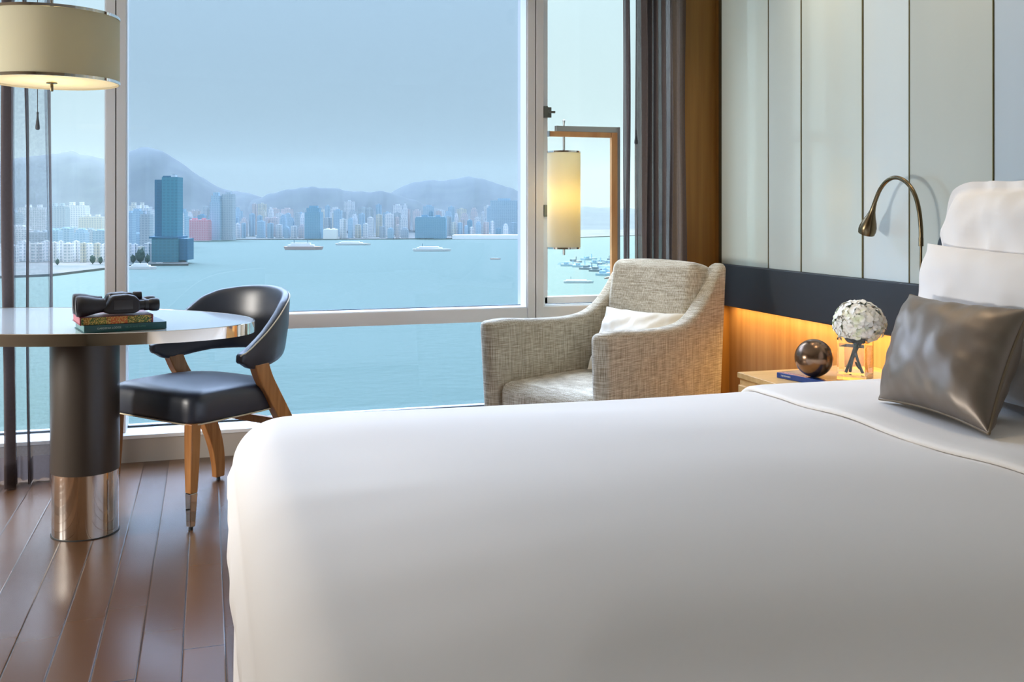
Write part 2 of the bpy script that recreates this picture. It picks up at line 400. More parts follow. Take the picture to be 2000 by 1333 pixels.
# window wall: upstand, sill, frames and panes
wf = MB()
wf.box(XL, XR+.05, YW, 5.02, -.01, .105)
w = wf.build('wall_front', mat('upstand_paint', (.44, .40, .355), .6)); struct(w)
struct(MB().box(XL, 2.505, YW-.004, 5.02, .105, .122).build('trim_1', M_['alu_light'], None, bevel=.002), 'white painted window sill')
struct(MB().box(XL, 2.505, 4.83, 5.02, 2.50, CEIL).build('trim_2', M_['alu']), 'aluminium head beam above the windows')
FY, GY = 4.83, 4.935         # face of the frames, plane of the glass
def window(n, x0, x1, inner=.016, casement=False):
    r = struct(empty('window_%d' % n, (0, 0, 0)))
    r['label'] = {1: 'window bay left of the table lamp', 2: 'wide picture window over the harbour', 3: 'narrow casement window beside the floor lamp', 4: 'window bay behind the sheer curtain'}[n]
    f = MB(); f.box(x0, x1, FY, 5.0, .566, .632)
    f.build('transom', M_['alu'], r, bevel=.002)
    # white lining between frame face and glass
    li = MB(); zz = .632
    b = .012 if casement else .006
    li.box(x0, x0+b, FY+.006, GY-.004, zz, 2.50); li.box(x1-b, x1, FY+.006, GY-.004, zz, 2.50)
    li.box(x0, x1, FY+.004, GY-.004, zz, zz+.004)
    li.build('frame_lining', M_['alu_light'], r)
    g = MB(); g.box(x0, x1, GY-.006, GY+.012, zz, zz+.007); g.box(x0, x1, GY-.006, GY+.012, .122, .130)
    g.build('gasket', M_['gasket'], r)
    if casement:
        s = MB(); a0, a1, c0, c1, t = x0+.012, x1-.012, .645, 2.48, .030
        s.box(a0, a0+t, FY+.05, GY-.01, c0, c1); s.box(a1-t, a1, FY+.05, GY-.01, c0, c1); s.box(a0, a1, FY+.05, GY-.01, c0, c0+.035); s.box(a0, a1, FY+.05, GY-.01, c1-t, c1)
        s.build('sash', M_['alu_light'], r, bevel=.003)
        for zc in (1.63, 1.125):
            q = MB(); q.box(x0+.002, x0+.022, FY-.012, FY+.02, zc-.03, zc+.03); q.box(x0+.020, x0+.045, FY+.0, FY+.012, zc-.028, zc+.026); q.box(x0+.022, x0+.062, FY-.012, FY-.002, zc-.006, zc+.006)
            q.build('hinge', mat('hinge_metal', (.16, .17, .15), .35, .8), r, bevel=.002)
    gm_ = M_['glass_tint'] if n == 2 else (M_['glass'] if casement else M_['glass_tint1'])
    MB().box(x0, x1, GY, GY+.008, .639, 2.50).build('pane', gm_, r)
    MB().box(x0, x1, GY, GY+.008, .128, .566).build('pane', gm_, r)
    return r
def mullion(n, x0, x1):
    o = MB().box(x0, (x0+x1)/2-.0022, FY-.006, 5.0, .122, 2.50).box((x0+x1)/2+.0022, x1, FY-.006, 5.0, .122, 2.50).build('trim_%d' % n, M_['alu'], None, bevel=.002)
    struct(o, 'grey aluminium mullion')
    struct(MB().box((x0+x1)/2-.0022, (x0+x1)/2+.0022, FY+.004, 4.99, .122, 2.50).build('joint', M_['gasket'], o))
    return o
window(4, XL, -1.62); mullion(5, -1.62, -1.54); window(1, -1.54, -.437); mullion(3, -.437, -.353); window(2, -.353, 1.556); mullion(4, 1.556, 1.640); window(3, 1.640, 2.42, casement=True)
struct(MB().box(2.42, 2.505, FY, 5.02, .122, 2.50).build('trim_6', M_['alu']), 'end frame of the window wall')
# downlight fixtures; all but the panel washer are added fill
for i, (x, y) in enumerate(DOWN):
    r = empty('downlight', (x, y, CEIL), 0, 'small black cylinder downlight on the ceiling, '+('above the armchair end of the headboard wall', 'added fill above the pillows', 'added fill above the floor beside the bed')[i], 'light', 'ceiling downlights')
    MB().lathe([(.072, -.10), (.078, -.10), (.078, 0), (.072, 0), (.072, -.10)], 32, caps=False).build('can', M_['gasket'], r, True)
    MB().lathe([(.0005, -.006), (.071, -.006)], 32, caps=False).build('lens', M_['downlight'], r, True)

# fill lamps added on the left wall, out of frame, to brighten the room
for (sy, pw) in ((3.5, 44), (3.0, 17)):
    r = empty('fill_sconce', (XL, sy, 1.0), 0, 'added round steel fill lamp on the unseen side wall, '+('nearer the window' if sy > 3 else 'farther from the window'), 'lamp', 'added fill lamps')
    MB().lathe([(.0, 0), (.13, 0), (.165, .03), (.165, .06), (.155, .06), (.150, .035), (.0, .035)], 48, Matrix.Rotation(PI/2, 4, 'Y'), caps=False).build('dish', M_['steel'], r, True)
    area('fill_lamp', (XL+.05, sy, 1.0), .28, pw, (1, .95, .88), rot=(0, -PI/2, 0))

# ================================================================== slate leather band with the light strip beneath
hb = MB().rbox(2.485, 2.5055, YB, 4.572, .648, .856, .006, 2).rbox(2.5055, 2.558, YB, 4.572, .66, .856, .004, 1).build('headboard_band', M_['band'], None, True)
tag(hb, 'long slate blue leather band along the wall above the glowing strip light', 'wall panel')

# ================================================================== bed
ZT = .566
bed = empty('bed', (1.3, 1.85, 0), 0, 'wide hotel bed with dark upholstered headboard under a white duvet', 'bed')
bp = Vector((1.3, 1.85, 0))
def local(o, base):
    o.matrix_parent_inverse = Matrix.Translation(-Vector(base)); return o
local(MB().rbox(.14, 2.42, .84, 2.80, .10, .32, .03, 3).build('bed_base', M_['band'], bed, True), bp)
local(MB().rbox(.13, 2.42, .83, 2.81, .321, .53, .06, 4).build('mattress', M_['pillow'], bed, True), bp)
for (x, y) in ((.25, .95), (.25, 2.7), (2.3, .95), (2.3, 2.7)):
    local(MB().box(x-.03, x+.03, y-.03, y+.03, 0, .10).build('leg', M_['walnut'], bed), bp)
# headboard: rounded top corners
def rounded_rect(x0, x1, y0, y1, r, n=8, corners=(1, 1, 1, 1)):
    out = []
    for k, (cx, cy, a0) in enumerate(((x1-r, y0+r, -PI/2), (x1-r, y1-r, 0), (x0+r, y1-r, PI/2), (x0+r, y0+r, PI))):
        if corners[k]:
            for i in range(n+1): a = a0+PI/2*i/n; out.append((cx+r*math.cos(a), cy+r*math.sin(a)))
        else: out.append(((x1 if k in (0, 1) else x0), (y0 if k in (0, 3) else y1)))
    return out
Mh = Matrix(((0, 0, 1, 0), (1, 0, 0, 0), (0, 1, 0, 0), (0, 0, 0, 1)))       # (y,z,x) -> (x,y,z)
local(MB().prism(rounded_rect(.78, 2.895, .12, 1.066, .07, 8, (0, 1, 1, 0)), 2.425, 2.478, Mh).build('headboard', M_['leather'], bed, True, bevel=.012, seg=3), bp)

# duvet: rings running in from a rounded outline, then a skirt dropping to the floor
def duvet_top(d):
    R = .115
    if d >= R: return ZT+.012*min(1, (d-R)/.35)
    return ZT-R+math.sqrt(max(0, R*R-(R-d)**2))
def wrinkle(x, y):
    v = Vector((x*.9, y*1.9, .3)); a = noise.noise(v*1.0)*.024
    a += noise.noise(Vector((x*1.3+4+y*.6, y*4.6, 1)))*.009-.006*max(0, x-.5)
    return a
def duvet():
    x0, x1, y0, y1 = .062, 2.36, .78, 2.872
    poly = rounded_rect(x0, x1, y0, y1, .16, 14, (0, 0, 1, 1))
    # resample by arc length
    pts = [Vector((p[0], p[1], 0)) for p in poly]; pts.append(pts[0].copy()); seg = []
    tot = 0
    for a, b in zip(pts, pts[1:]): seg.append((tot, a, b)); tot += (b-a).length
    NN = 620; O = []
    for i in range(NN):
        s_ = tot*i/NN
        for st, a, b in reversed(seg):
            if s_ >= st: O.append(a.lerp(b, (s_-st)/max(1e-9, (b-a).length))); break
    ins = .9; ax0, ax1, ayc = x0+ins, x1-ins, (y0+y1)/2
    rings = []
    depths = [1, .92, .84, .76, .68, .6, .52, .44, .37, .30, .24, .19, .155, .13, .112, .094, .078, .062, .048, .036, .025, .016, .009, .004, 0]
    for t in depths:
        rg = []
        for p in O:
            if t > 0.0: c = Vector((min(max(p.x, ax0), ax1), ayc, 0)); L_ = (c-p).length; q = p.lerp(c, min(1, t*ins/L_ if t < .5 else t*1.0*lerp(ins/L_, 1, (t-.5)/.5)))
            else: q = p
            d = min(q.x-x0, x1-q.x+.3, q.y-y0, y1-q.y); cx = None
            r = .16                                   # distance inside the rounded corner
            if q.x < x0+r and (q.y > y1-r or q.y < y0+r):
                cy = y1-r if q.y > y1-r else y0+r
                d = r-math.hypot(q.x-(x0+r), q.y-cy)
            z = duvet_top(max(0, d))
            fade = min(1, max(0, d)/.25)
            rg.append((q.x, q.y, z+wrinkle(q.x, q.y)*(.35+.65*fade)))
        rings.append(rg)
    zs = [ZT-.14, ZT-.19, ZT-.25, ZT-.32, ZT-.39, ZT-.46, .08, .025]
    for k, z in enumerate(zs):
        rg = []
        for i, p in enumerate(O):
            nx, ny = 0, 0
            a, b = O[i-1], O[(i+1) % NN]; t = (b-a).normalized(); nx, ny = t.y, -t.x
            s_ = i*tot/NN; f = (k+1)/len(zs)
            w_ = (.013*math.sin(s_*9.0+1.2*math.sin(s_*3.1))+.006*math.sin(s_*23+z*3))*f**.8
            bul = .018*math.sin(PI*min(1, (k+1)/3.2)) if k < 3 else -.006*f
            if p.x > 2.2: w_ = bul = 0
            rg.append((p.x+nx*(w_+bul), p.y+ny*(w_+bul), z))
        rings.append(rg)
    vs = [p for rg in rings for p in rg]; fs = []
    for k in range(len(rings)-1):
        for i in range(NN):
            j = (i+1) % NN; fs.append((k*NN+i, k*NN+j, (k+1)*NN+j, (k+1)*NN+i))
    o = mesh('duvet', vs, fs, M_['sheet'])
    bm = bmesh.new(); bm.from_mesh(o.data); bmesh.ops.remove_doubles(bm, verts=bm.verts, dist=.002); bmesh.ops.recalc_face_normals(bm, faces=bm.faces); bm.to_mesh(o.data); bm.free()
    o.data.shade_smooth()
    sd = o.modifiers.new('thick', 'SOLIDIFY'); sd.thickness = .006; sd.offset = -1
    tag(o, 'smooth white duvet spread over the bed and hanging down to the floor', 'duvet')
duvet()
# turned-over sheet across the pillow end
def fold():
    y1, y0 = 2.872, .78
    xs = [1.638, 1.632, 1.634, 1.642, 1.68, 1.78, 1.9, 2.05, 2.2, 2.34]
    hz = [.001, .006, .013, .0165, .018, .017, .015, .014, .013, .012]
    cross = []
    for k in range(8): cross.append(('d', .30+.035*k))
    n = 120; rows = []
    for xi, hh in zip(xs, hz):
        row = []
        for k in range(n+1):
            # far side hanging, over the edge, across the bed, near side
            t = k/n
            if t < .06: y = y1+hh*.8; z = lerp(.26, ZT-.11, t/.06)
            elif t > .94: y = y0-hh*.8; z = lerp(ZT-.11, .26, (t-.94)/.06)
            else:
                u = (t-.06)/.88
                # finer steps near the edges
                y = lerp(y1, y0, .5-.5*math.cos(PI*u)) ; d = min(y1-y, y-y0)
                z = duvet_top(d)+hh+wrinkle(xi, y)*(.35+.65*min(1, d/.25))
                off = hh*.8*max(0, 1-d/.1); y += off if y > 1.8 else -off
            row.append((xi+.010*noise.noise(Vector((y*2.5, .5, xi*.7))), y, z))
        rows.append(row)
    vs = [p for r in rows for p in r]; m = n+1
    fs = [(i*m+k, i*m+k+1, (i+1)*m+k+1, (i+1)*m+k) for i in range(len(rows)-1) for k in range(n)]
    o = mesh('top_sheet', vs, fs, M_['sheet']); tag(o, 'white top sheet turned back over the duvet below the pillows', 'sheet')
fold()

# ---------------------------------------------------------------- pillows laid out from their four corners
def pillow(name, BL, BR, TL, TR, th, m, label, cat, flange=0, rnd_k=0, wr=.006, piping=None, seed=0, group=None, pinch=.07, n=44, fat=.5):
    BL, BR, TL, TR = map(Vector, (BL, BR, TL, TR))
    nrm = ((BR-BL).cross(TL-BL)).normalized()
    base = (BL+BR+TL+TR)/4
    root = empty(name, base, 0, label, cat, group)
    def pt(u, v):                                       # u,v in -1..1, sides pulled in between the corners
        uu = u*(1-pinch*(1-v*v)*.9*abs(u)); vv = v*(1-pinch*1.3*(1-u*u)*abs(v))
        uu, vv = uu*math.sqrt(1-rnd_k*v**6), vv*math.sqrt(1-rnd_k*u**6)
        a = (uu+1)/2; b = (vv+1)/2
        return (BL*(1-a)+BR*a)*(1-b)+(TL*(1-a)+TR*a)*b
    fi = 1-flange
    def thick(u, v):
        u2, v2 = min(1, abs(u)/fi), min(1, abs(v)/fi)
        t = (max(0, 1-u2**2.6)**fat)*(max(0, 1-v2**2.6)**fat)
        return th/2*t
    vs, fs = [], []
    cs = [math.sin(PI/2*(2*i/n-1)) for i in range(n+1)]
    for sgn in (1, -1):
        for i, u in enumerate(cs):
            for j, v in enumerate(cs):
                t = thick(u, v); e_ = (1-abs(u)**3)*(1-abs(v)**3)
                # radial puckers from the seams
                ang = math.atan2(v, u)
                pk = math.sin(ang*17+3*noise.noise(Vector((u*2, v*2, seed))))*wr*.5*min(1, max(abs(u), abs(v))**3*1.2)*(0 if t == 0 and not flange else 1)
                w_ = noise.noise(Vector((u*2.2+seed, v*2.2, sgn)))*wr*2.0*min(1, t/(th*.2+1e-6))+noise.noise(Vector((u*6+seed, v*3.5, 3+sgn)))*wr*min(1, t/(th*.2+1e-6))
                z = sgn*(t+.0015)+w_*sgn+pk*(1 if (abs(u) < .999 and abs(v) < .999) or flange else 0)*(sgn if not flange else 1)
                vs.append(pt(u, v)+nrm*z-base)
    m1 = (n+1)**2
    for s_ in (0, 1):
        for i in range(n):
            for j in range(n):
                a = s_*m1+i*(n+1)+j; q = (a, a+1, a+n+2, a+n+1); fs.append(q if s_ else q[::-1])
    bd = [i*(n+1) for i in range(n+1)]+[n*(n+1)+j for j in range(1, n+1)]+[i*(n+1)+n for i in range(n-1, -1, -1)]+[j for j in range(n-1, 0, -1)]
    for k in range(len(bd)):
        a, b = bd[k], bd[(k+1) % len(bd)]; fs.append((a, b, b+m1, a+m1))
    mesh('pillow_body', vs, fs, m, root)
    if piping:
        ring = [(vs[i]+vs[i+m1])/2 for i in bd]
        MB().tube(ring, .0042, 8, closed=True).build('piping', piping, root, True, sharp=None)
    return root
# big square pillows with a flanged edge, standing against the headboard
pillow('euro_pillow', (2.25, 2.735, .60), (2.25, 2.05, .60), (2.345, 2.745, 1.228), (2.345, 2.07, 1.222), .17, M_['pillow'], 'tall white square pillow with flanged border against the headboard, far side', 'pillow', flange=.12, wr=.015, seed=1, group=None, pinch=.02, rnd_k=.22, fat=.36)
pillow('euro_pillow', (2.25, 1.99, .60), (2.25, 1.29, .60), (2.345, 1.99, 1.222), (2.345, 1.30, 1.222), .17, M_['pillow'], 'tall white square pillow with flanged border, near side of the bed', 'pillow', flange=.12, wr=.011, seed=2, pinch=.02, rnd_k=.22, fat=.36)
pillow('bed_pillow', (2.09, 2.64, .595), (2.09, 1.95, .592), (2.205, 2.665, 1.022), (2.205, 1.97, 1.005), .17, M_['pillow'], 'plain white pillow leaning in front of the tall far pillow', 'pillow', wr=.006, seed=3, pinch=.035)
pillow('bed_pillow', (2.09, 1.88, .592), (2.09, 1.16, .592), (2.205, 1.89, 1.005), (2.205, 1.17, 1.01), .17, M_['pillow'], 'plain white pillow leaning in front of the tall near pillow', 'pillow', wr=.006, seed=4, pinch=.035)
pillow('satin_cushion', (1.82, 2.40, .594), (1.80, 1.965, .590), (2.02, 2.520, .873), (2.04, 2.085, .868), .185, M_['satin'], 'taupe satin cushion with piped edge lying in front of the white pillows', 'cushion', wr=.0042, piping=M_['satin_pipe'], seed=5, pinch=.07)
pillow('satin_cushion', (1.835, 1.86, .590), (1.83, 1.40, .590), (2.03, 1.87, .868), (2.03, 1.42, .868), .145, M_['satin'], 'second taupe satin cushion, just entering at the edge of the photo', 'cushion', wr=.007, piping=M_['satin_pipe'], seed=6, pinch=.07)

# ================================================================== nightstand and what stands on it
ns = empty('nightstand', (2.26, 3.19, 0), 0, 'honey oak nightstand between the bed and the armchair', 'nightstand')
nb = (2.26, 3.19, 0)
local(MB().box(1.975, 2.555, 2.945, 3.446, .10, .478).build('cabinet_body', M_['oak_top'], ns, bevel=.002), nb)
local(MB().box(1.967, 2.558, 2.94, 3.452, .4785, .50).build('top_board', M_['oak_top'], ns, bevel=.002), nb)
for z0, z1 in ((.125, .285), (.295, .455)):
    d = local(MB().box(1.958, 1.9745, 2.96, 3.43, z0, z1).build('drawer', M_['oak_top'], ns, bevel=.002), nb)
    local(MB().box(1.944, 1.9578, 3.12, 3.27, z1-.03, z1-.02).build('handle', M_['lamp_bronze'], d, bevel=.002), nb)
local(MB().box(2.01, 2.54, 2.97, 3.42, 0, .0995).build('plinth', M_['band'], ns), nb)

# large blue book
ux, uy = Vector((.245, -.97)).normalized(), Vector((.97, .245)).normalized()
C0 = Vector((2.044, 3.292))
ang = math.atan2(uy.y, uy.x)
bk = empty('coffee_table_book', (C0.x, C0.y, .5005), ang, 'large blue coffee table book under the bronze ball and the vase', 'book')
# local x = across, local -y = along the spine
MB().box(.004, .325, -.296, -.004, .0025, .0168).build('pages', mat('cream_pages', (.70, .62, .48), .8), bk)
cv = mat('blue_book_cover', (.03, .06, .14), .3, spec=.6)
noise_col(cv, (.10, .10, .10), (.26, .25, .24), 9, lo=.42, hi=.58)
MB().box(.012, .33, -.30, 0, .017, .0195).build('front_cover', cv, bk, bevel=.0006)
MB().box(0, .33, -.30, 0, 0, .0025).build('back_cover', mat('brown_back_cover', (.10, .06, .03), .4), bk, bevel=.0006)
sp = MB().box(-.003, .030, -.30, 0, .0, .0200).build('spine', mat('blue_spine', (.012, .055, .25), .25, spec=.6), bk, bevel=.0015)
def text(body, size, loc, rot, m, parent, name='lettering', depth=.0003, sx=1):
    cu = bpy.data.curves.new(name, 'FONT'); cu.body = body; cu.size = size; cu.extrude = depth; cu.align_x = 'CENTER'; cu.align_y = 'CENTER'
    tmp = bpy.data.objects.new('tmp', cu); COL.objects.link(tmp); bpy.context.view_layer.update()
    me = bpy.data.meshes.new_from_object(tmp.evaluated_get(bpy.context.evaluated_depsgraph_get())); bpy.data.objects.remove(tmp)
    me.materials.clear(); me.materials.append(m)
    o = bpy.data.objects.new(name, me); COL.objects.link(o); o.parent = parent; o.location = loc; o.rotation_euler = rot; o.scale = (sx, 1, 1)
    return o
ink = mat('white_ink', (.8, .85, .85), .5)
text('THE ISLANDS', .008, (-.0034, -.045, .0105), (PI/2, 0, -PI/2), ink, bk)
text('PHOTOGRAPHS', .007, (-.0034, -.24, .0105), (PI/2, 0, -PI/2), ink, bk)

ball = MB().lathe([(.0003, -.0682)]+[(.0687*math.sin(PI*i/40), -.0687*math.cos(PI*i/40)) for i in range(1, 40)]+[(.0003, .0682)], 56).build('bronze_ball', M_['bronze'], None, True, sharp=None)
ball.location = (2.118, 3.165, .5885); tag(ball, 'polished bronze decorative ball on the blue book', 'ornament')
# vase
VC = (2.236, 3.085); VA = math.atan2(.063, .082)
vz = .5203
va = empty('vase', (VC[0], VC[1], vz), VA, 'square clear glass vase holding the white hydrangea', 'vase')
h_, t_ = .05, .005
v = MB(); outer = [(-h_, -h_), (h_, -h_), (h_, h_), (-h_, h_)]; i_ = h_-t_; inner = [(-i_, -i_), (i_, -i_), (i_, i_), (-i_, i_)]
vv = [(x, y, 0) for x, y in outer]+[(x, y, .150) for x, y in outer]+[(x, y, .150) for x, y in inner]+[(x, y, .018) for x, y in inner]
ff = [(3, 2, 1, 0)]+[(i, (i+1) % 4, 4+(i+1) % 4, 4+i) for i in range(4)]+[(4+i, 4+(i+1) % 4, 8+(i+1) % 4, 8+i) for i in range(4)]+[(8+i, 8+(i+1) % 4, 12+(i+1) % 4, 12+i) for i in range(4)]+[(12, 13, 14, 15)]
mesh('glass_body', vv, ff, M_['vase'], va, False)
MB().box(-i_+.0004, i_-.0004, -i_+.0004, i_-.0004, .0185, .118).build('water', M_['water_in'], va)
# hydrangea
fl = empty('hydrangea', (VC[0]+.0, VC[1], vz+.02), 0, 'round white and pale green hydrangea bloom in the glass vase', 'flower')
fc = Vector((.015, -.005, .178)); fr = .082
bm_ = MB(); rnd = random.Random(3)
NF = 210
for k in range(NF):
    zc = 1-2*(k+.5)/NF; ph = k*2.39996; rr_ = math.sqrt(1-zc*zc)
    d = Vector((rr_*math.cos(ph), rr_*math.sin(ph), zc)); d = (d+Vector((rnd.uniform(-.1, .1), rnd.uniform(-.1, .1), rnd.uniform(-.1, .1)))).normalized()
    rad = fr*rnd.uniform(.86, 1.06)*(1 if d.z > -.55 else .85)
    lump = 1+.10*noise.noise(d*2.3)
    c = fc+Vector((d.x*rad*lump*1.02, d.y*rad*lump*1.02, d.z*rad*lump*.93))
    q = d.to_track_quat('Z', 'Y').to_matrix().to_4x4(); spin = rnd.uniform(0, 6.28); sz = rnd.uniform(.016, .021)
    for p in range(4):
        a = Matrix.Translation(c) @ q @ Matrix.Rotation(spin+p*PI/2, 4, 'Z') @ Matrix.Rotation(rnd.uniform(-.45, .1), 4, 'Y')
        vs = []; 
        for i in range(5):
            for j in range(5):
                u, w_ = i/4, j/4-.5; wid = math.sin(PI*min(1, .12+u*.80))**.6
                vs.append((u*sz*1.15, w_*sz*1.25*wid, .0035*math.sin(u*PI)-.0045*u*u+.10*sz*(w_*2)**2+rnd.uniform(-.0004, .0004)))
        fs = [(i*5+j, i*5+j+1, i*5+j+6, i*5+j+5) for i in range(4) for j in range(4)]
        bm_.add(vs, fs, a)
bm_.build('flower_head', M_['petal'], fl, True, sharp=None)
core = MB().lathe([(.001, -.071)]+[(.076*math.sin(PI*i/16), -.071*math.cos(PI*i/16)) for i in range(1, 16)]+[(.001, .071)], 20, M=Matrix.Translation(fc))
core.build('flower_core', mat('flower_core_green', (.72, .80, .50), .8), fl, True)
for k, (bx, by, tx, ty) in enumerate(((-.028, .012, .012, -.004), (.022, -.02, .0, .010), (.004, .026, .022, -.012))):
    MB().tube(catmull([(bx, by, .003), (bx*.4, by*.4, .05), (tx, ty, .125)], 6), .0052, 8).build('stem', M_['green_stem'], fl, True)
lf = MB()
for (o0, az, ln) in (((0, 0, .055), 2.6, .055), ((.005, 0, .04), 5.1, .05)):
    vs = []
    for i in range(7):
        for j in range(3):
            u = i/6; w_ = (j-1)*.014*math.sin(PI*min(1, .06+u*.94)); x = u*ln
            vs.append((o0[0]+math.cos(az)*x*.55-math.sin(az)*w_, o0[1]+math.sin(az)*x*.55+math.cos(az)*w_, o0[2]-.035*u+abs(j-1)*.003))
    lf.add(vs, [(i*3+j, i*3+j+1, i*3+j+4, i*3+j+3) for i in range(6) for j in range(2)])
lf.build('leaf', M_['green_stem'], fl, True, sharp=None)

# ================================================================== bronze gooseneck reading lamp
rl = empty('reading_lamp', (2.43, 2.98, .78), 0, 'bronze gooseneck reading lamp arching beside the white pillows', 'lamp')
rb = (2.43, 2.98, .78)
stem = [(2.435, 2.985, .79), (2.432, 2.979, .87), (2.43, 2.975, 1.012)]
local(MB().tube(stem, .0046, 12).build('stem', M_['lamp_bronze'], rl, True), rb)
local(MB().tube([(2.43, 2.975, 1.000), (2.43, 2.975, 1.030)], .0085, 16).build('collar', M_['lamp_bronze'], rl, True), rb)
goose = [(2.43,2.975,1.025),(2.43,2.976,1.065),(2.43,2.985,1.125),(2.43,3.003,1.175),(2.43,3.030,1.212),(2.43,3.070,1.239),(2.43,3.118,1.249),(2.43,3.163,1.237),(2.43,3.200,1.208),(2.43,3.226,1.170),(2.43,3.241,1.140)]
local(MB().tube(catmull(goose, 6), .0078, 14).build('gooseneck', M_['lamp_bronze'], rl, True), rb)
hd = Vector((0, .045, -.105)).normalized(); hp = Vector((2.43, 3.236, 1.150))
Mx = Matrix.Translation(hp) @ hd.to_track_quat('Z', 'Y').to_matrix().to_4x4()
head = local(MB().lathe([(.0083, -.005), (.0090, .01), (.0120, .03), (.0185, .052), (.0265, .073), (.0320, .092), (.0335, .106), (.0310, .121), (.0260, .123), (.0257, .116)], 32, Mx, caps=False).build('lamp_head', M_['lamp_bronze'], rl, True), rb)
local(MB().lathe([(.0004, .117), (.0255, .117)], 24, Mx, caps=False).build('led_lens', M_['led'], head, True), rb)
local(MB().lathe([(.03, 0), (.03, .010), (.027, .014)], 28, Matrix.Translation((2.484, 2.985, .765)) @ Matrix.Rotation(-PI/2, 4, 'Y')).build('wall_plate', M_['lamp_bronze'], rl, True), rb)
local(MB().tube([(2.478, 2.985, .765), (2.445, 2.985, .765), (2.435, 2.985, .775), (2.435, 2.985, .80)], .006, 12).build('bracket', M_['lamp_bronze'], rl, True), rb)

# ================================================================== armchair
ac = empty('armchair', (1.692, 4.111, 0), math.radians(117.46), 'beige woven linen armchair with swooping arms in front of the window', 'armchair')
atop = [(.42, .645), (.33, .650), (.2, .640), (.08, .634), (-.02, .632), (-.11, .637), (-.18, .651), (-.245, .680), (-.305, .724), (-.36, .781), (-.408, .840), (-.447, .876), (-.478, .886)]
def arm(sg):
    top = [(p.x, p.y) for p in catmull([(a, b, 0) for a, b in atop], 5)]
    th = .082; fo, bo = .364, .304
    def xo(y): return lerp(bo, fo, min(1, max(0, (y+.478)/.90)))
    vs, fs = [], []; nT = 12
    # cross-section: rounded top, straight sides to z=.11
    cols = []
    for (y, z) in top:
        lean_b = 0
        c = []
        R = .030
        xo_ = xo(y); prof = [(0, .11), (0, .25), (0, .40), (0, z-R)]
        for k in range(1, 6): a = PI/2*k/6; prof.append((R*(1-math.cos(a)), z-R+R*math.sin(a)))
        prof += [(R, z), (th-R, z)]
        for k in range(1, 6): a = PI/2*(1-k/6); prof.append((th-R*(1-math.cos(a)), z-R+R*math.sin(a)))
        prof += [(th, z-R), (th, .40), (th, .25), (th, .11)]
        for (dx, zz) in prof:
            yy = y
            f = (zz-.11)/(z-.11)
            if y < -.1: yy = y+(1-f)*.055*min(1, (-.1-y)/.34)          # the back leans
            if y > .3: yy = y-(1-f)*.03*(y-.3)/.12
            xx = xo_-dx-(1-f)*.012*(1 if y > 0 else 0)
            c.append((sg*xx, yy, zz))
        cols.append(c)
    # rounded front edge: pull the first columns in
    first = cols[0]; K = len(first)
    R2 = .028; xm = sum(p[0] for p in first)/K
    for (dy, sc) in ((.012, .86), (.022, .62), (.027, .25)):
        zt = max(p[2] for p in first)
        cols.insert(0, [(xm+(x-xm)*sc if True else x, y+dy, lerp(z, z-(z-.11)/(zt-.11)*(.018*(1-sc)), 1)) for (x, y, z) in first])
    for c in cols: vs += c
    for i in range(len(cols)-1):
        for k in range(K-1): fs.append((i*K+k, i*K+k+1, (i+1)*K+k+1, (i+1)*K+k))
        fs.append((i*K+K-1, i*K, (i+1)*K, (i+1)*K+K-1))
    fs.append(tuple(range(K))); e_ = (len(cols)-1)*K; fs.append(tuple(e_+k for k in range(K-1, -1, -1)))
    o = mesh('armrest', vs, fs, M_['linen'], ac, True, 55)
arm(1); arm(-1)
MB().rbox(-.29, .29, -.40, .39, .11, .26, .02, 3).build('seat_frame', M_['linen'], ac, True)
sc_ = MB(); sc_.rbox(-.272, .272, -.32, .405, .22, .384, .045, 10, bulge=.012)
sc_.build('seat_cushion', M_['linen'], ac, True, sharp=None)
# backrest: shell panel and the loose back cushion, both leaning back
lean = Matrix.Translation((0, -.292, .42)) @ Matrix.Rotation(math.radians(11), 4, 'X')
bc = MB(); bc.rbox(-.243, .243, -.110, .062, -.06, .474, .042, 9, bulge=.014, M=lean); bc.build('back_cushion', M_['linen'], ac, True, sharp=None)
MB().rbox(-.225, .225, -.03, .03, 0, .59, .02, 3, M=Matrix.Translation((0, -.395, .28)) @ Matrix.Rotation(math.radians(7), 4, 'X')).build('back_panel', M_['linen'], ac, True)
for (x, y) in ((-.27, .33), (.27, .33), (-.24, -.32), (.24, -.32)):
    MB().prism([(-.02, -.02), (.02, -.02), (.02, .02), (-.02, .02)], 0, .1095, Matrix.Translation((x, y, 0))).build('leg', M_['walnut'], ac, bevel=.003)
def aw(x, y, z): return ac_m @ Vector((x, y, z))
ac_m = Matrix.Translation((1.692, 4.111, 0)) @ Matrix.Rotation(math.radians(117.46), 4, 'Z')
# local x negative is the side nearest the camera
pillow('throw_cushion', aw(.13, -.02, .405), aw(-.232, -.05, .405), aw(.150, -.18, .677), aw(-.236, -.262, .666), .12, M_['cream_satin'], 'cream satin throw cushion resting in the beige armchair', 'cushion', wr=.006, seed=8, pinch=.06)
pillow('throw_cushion', aw(.06, -.15, .405), aw(-.225, -.17, .405), aw(.05, -.265, .655), aw(-.246, -.32, .668), .07, mat('grey_velvet', (.12, .13, .14), .7, sheen=.3), 'dark grey cushion tucked behind the cream one in the armchair', 'cushion', wr=.005, seed=9, pinch=.06)

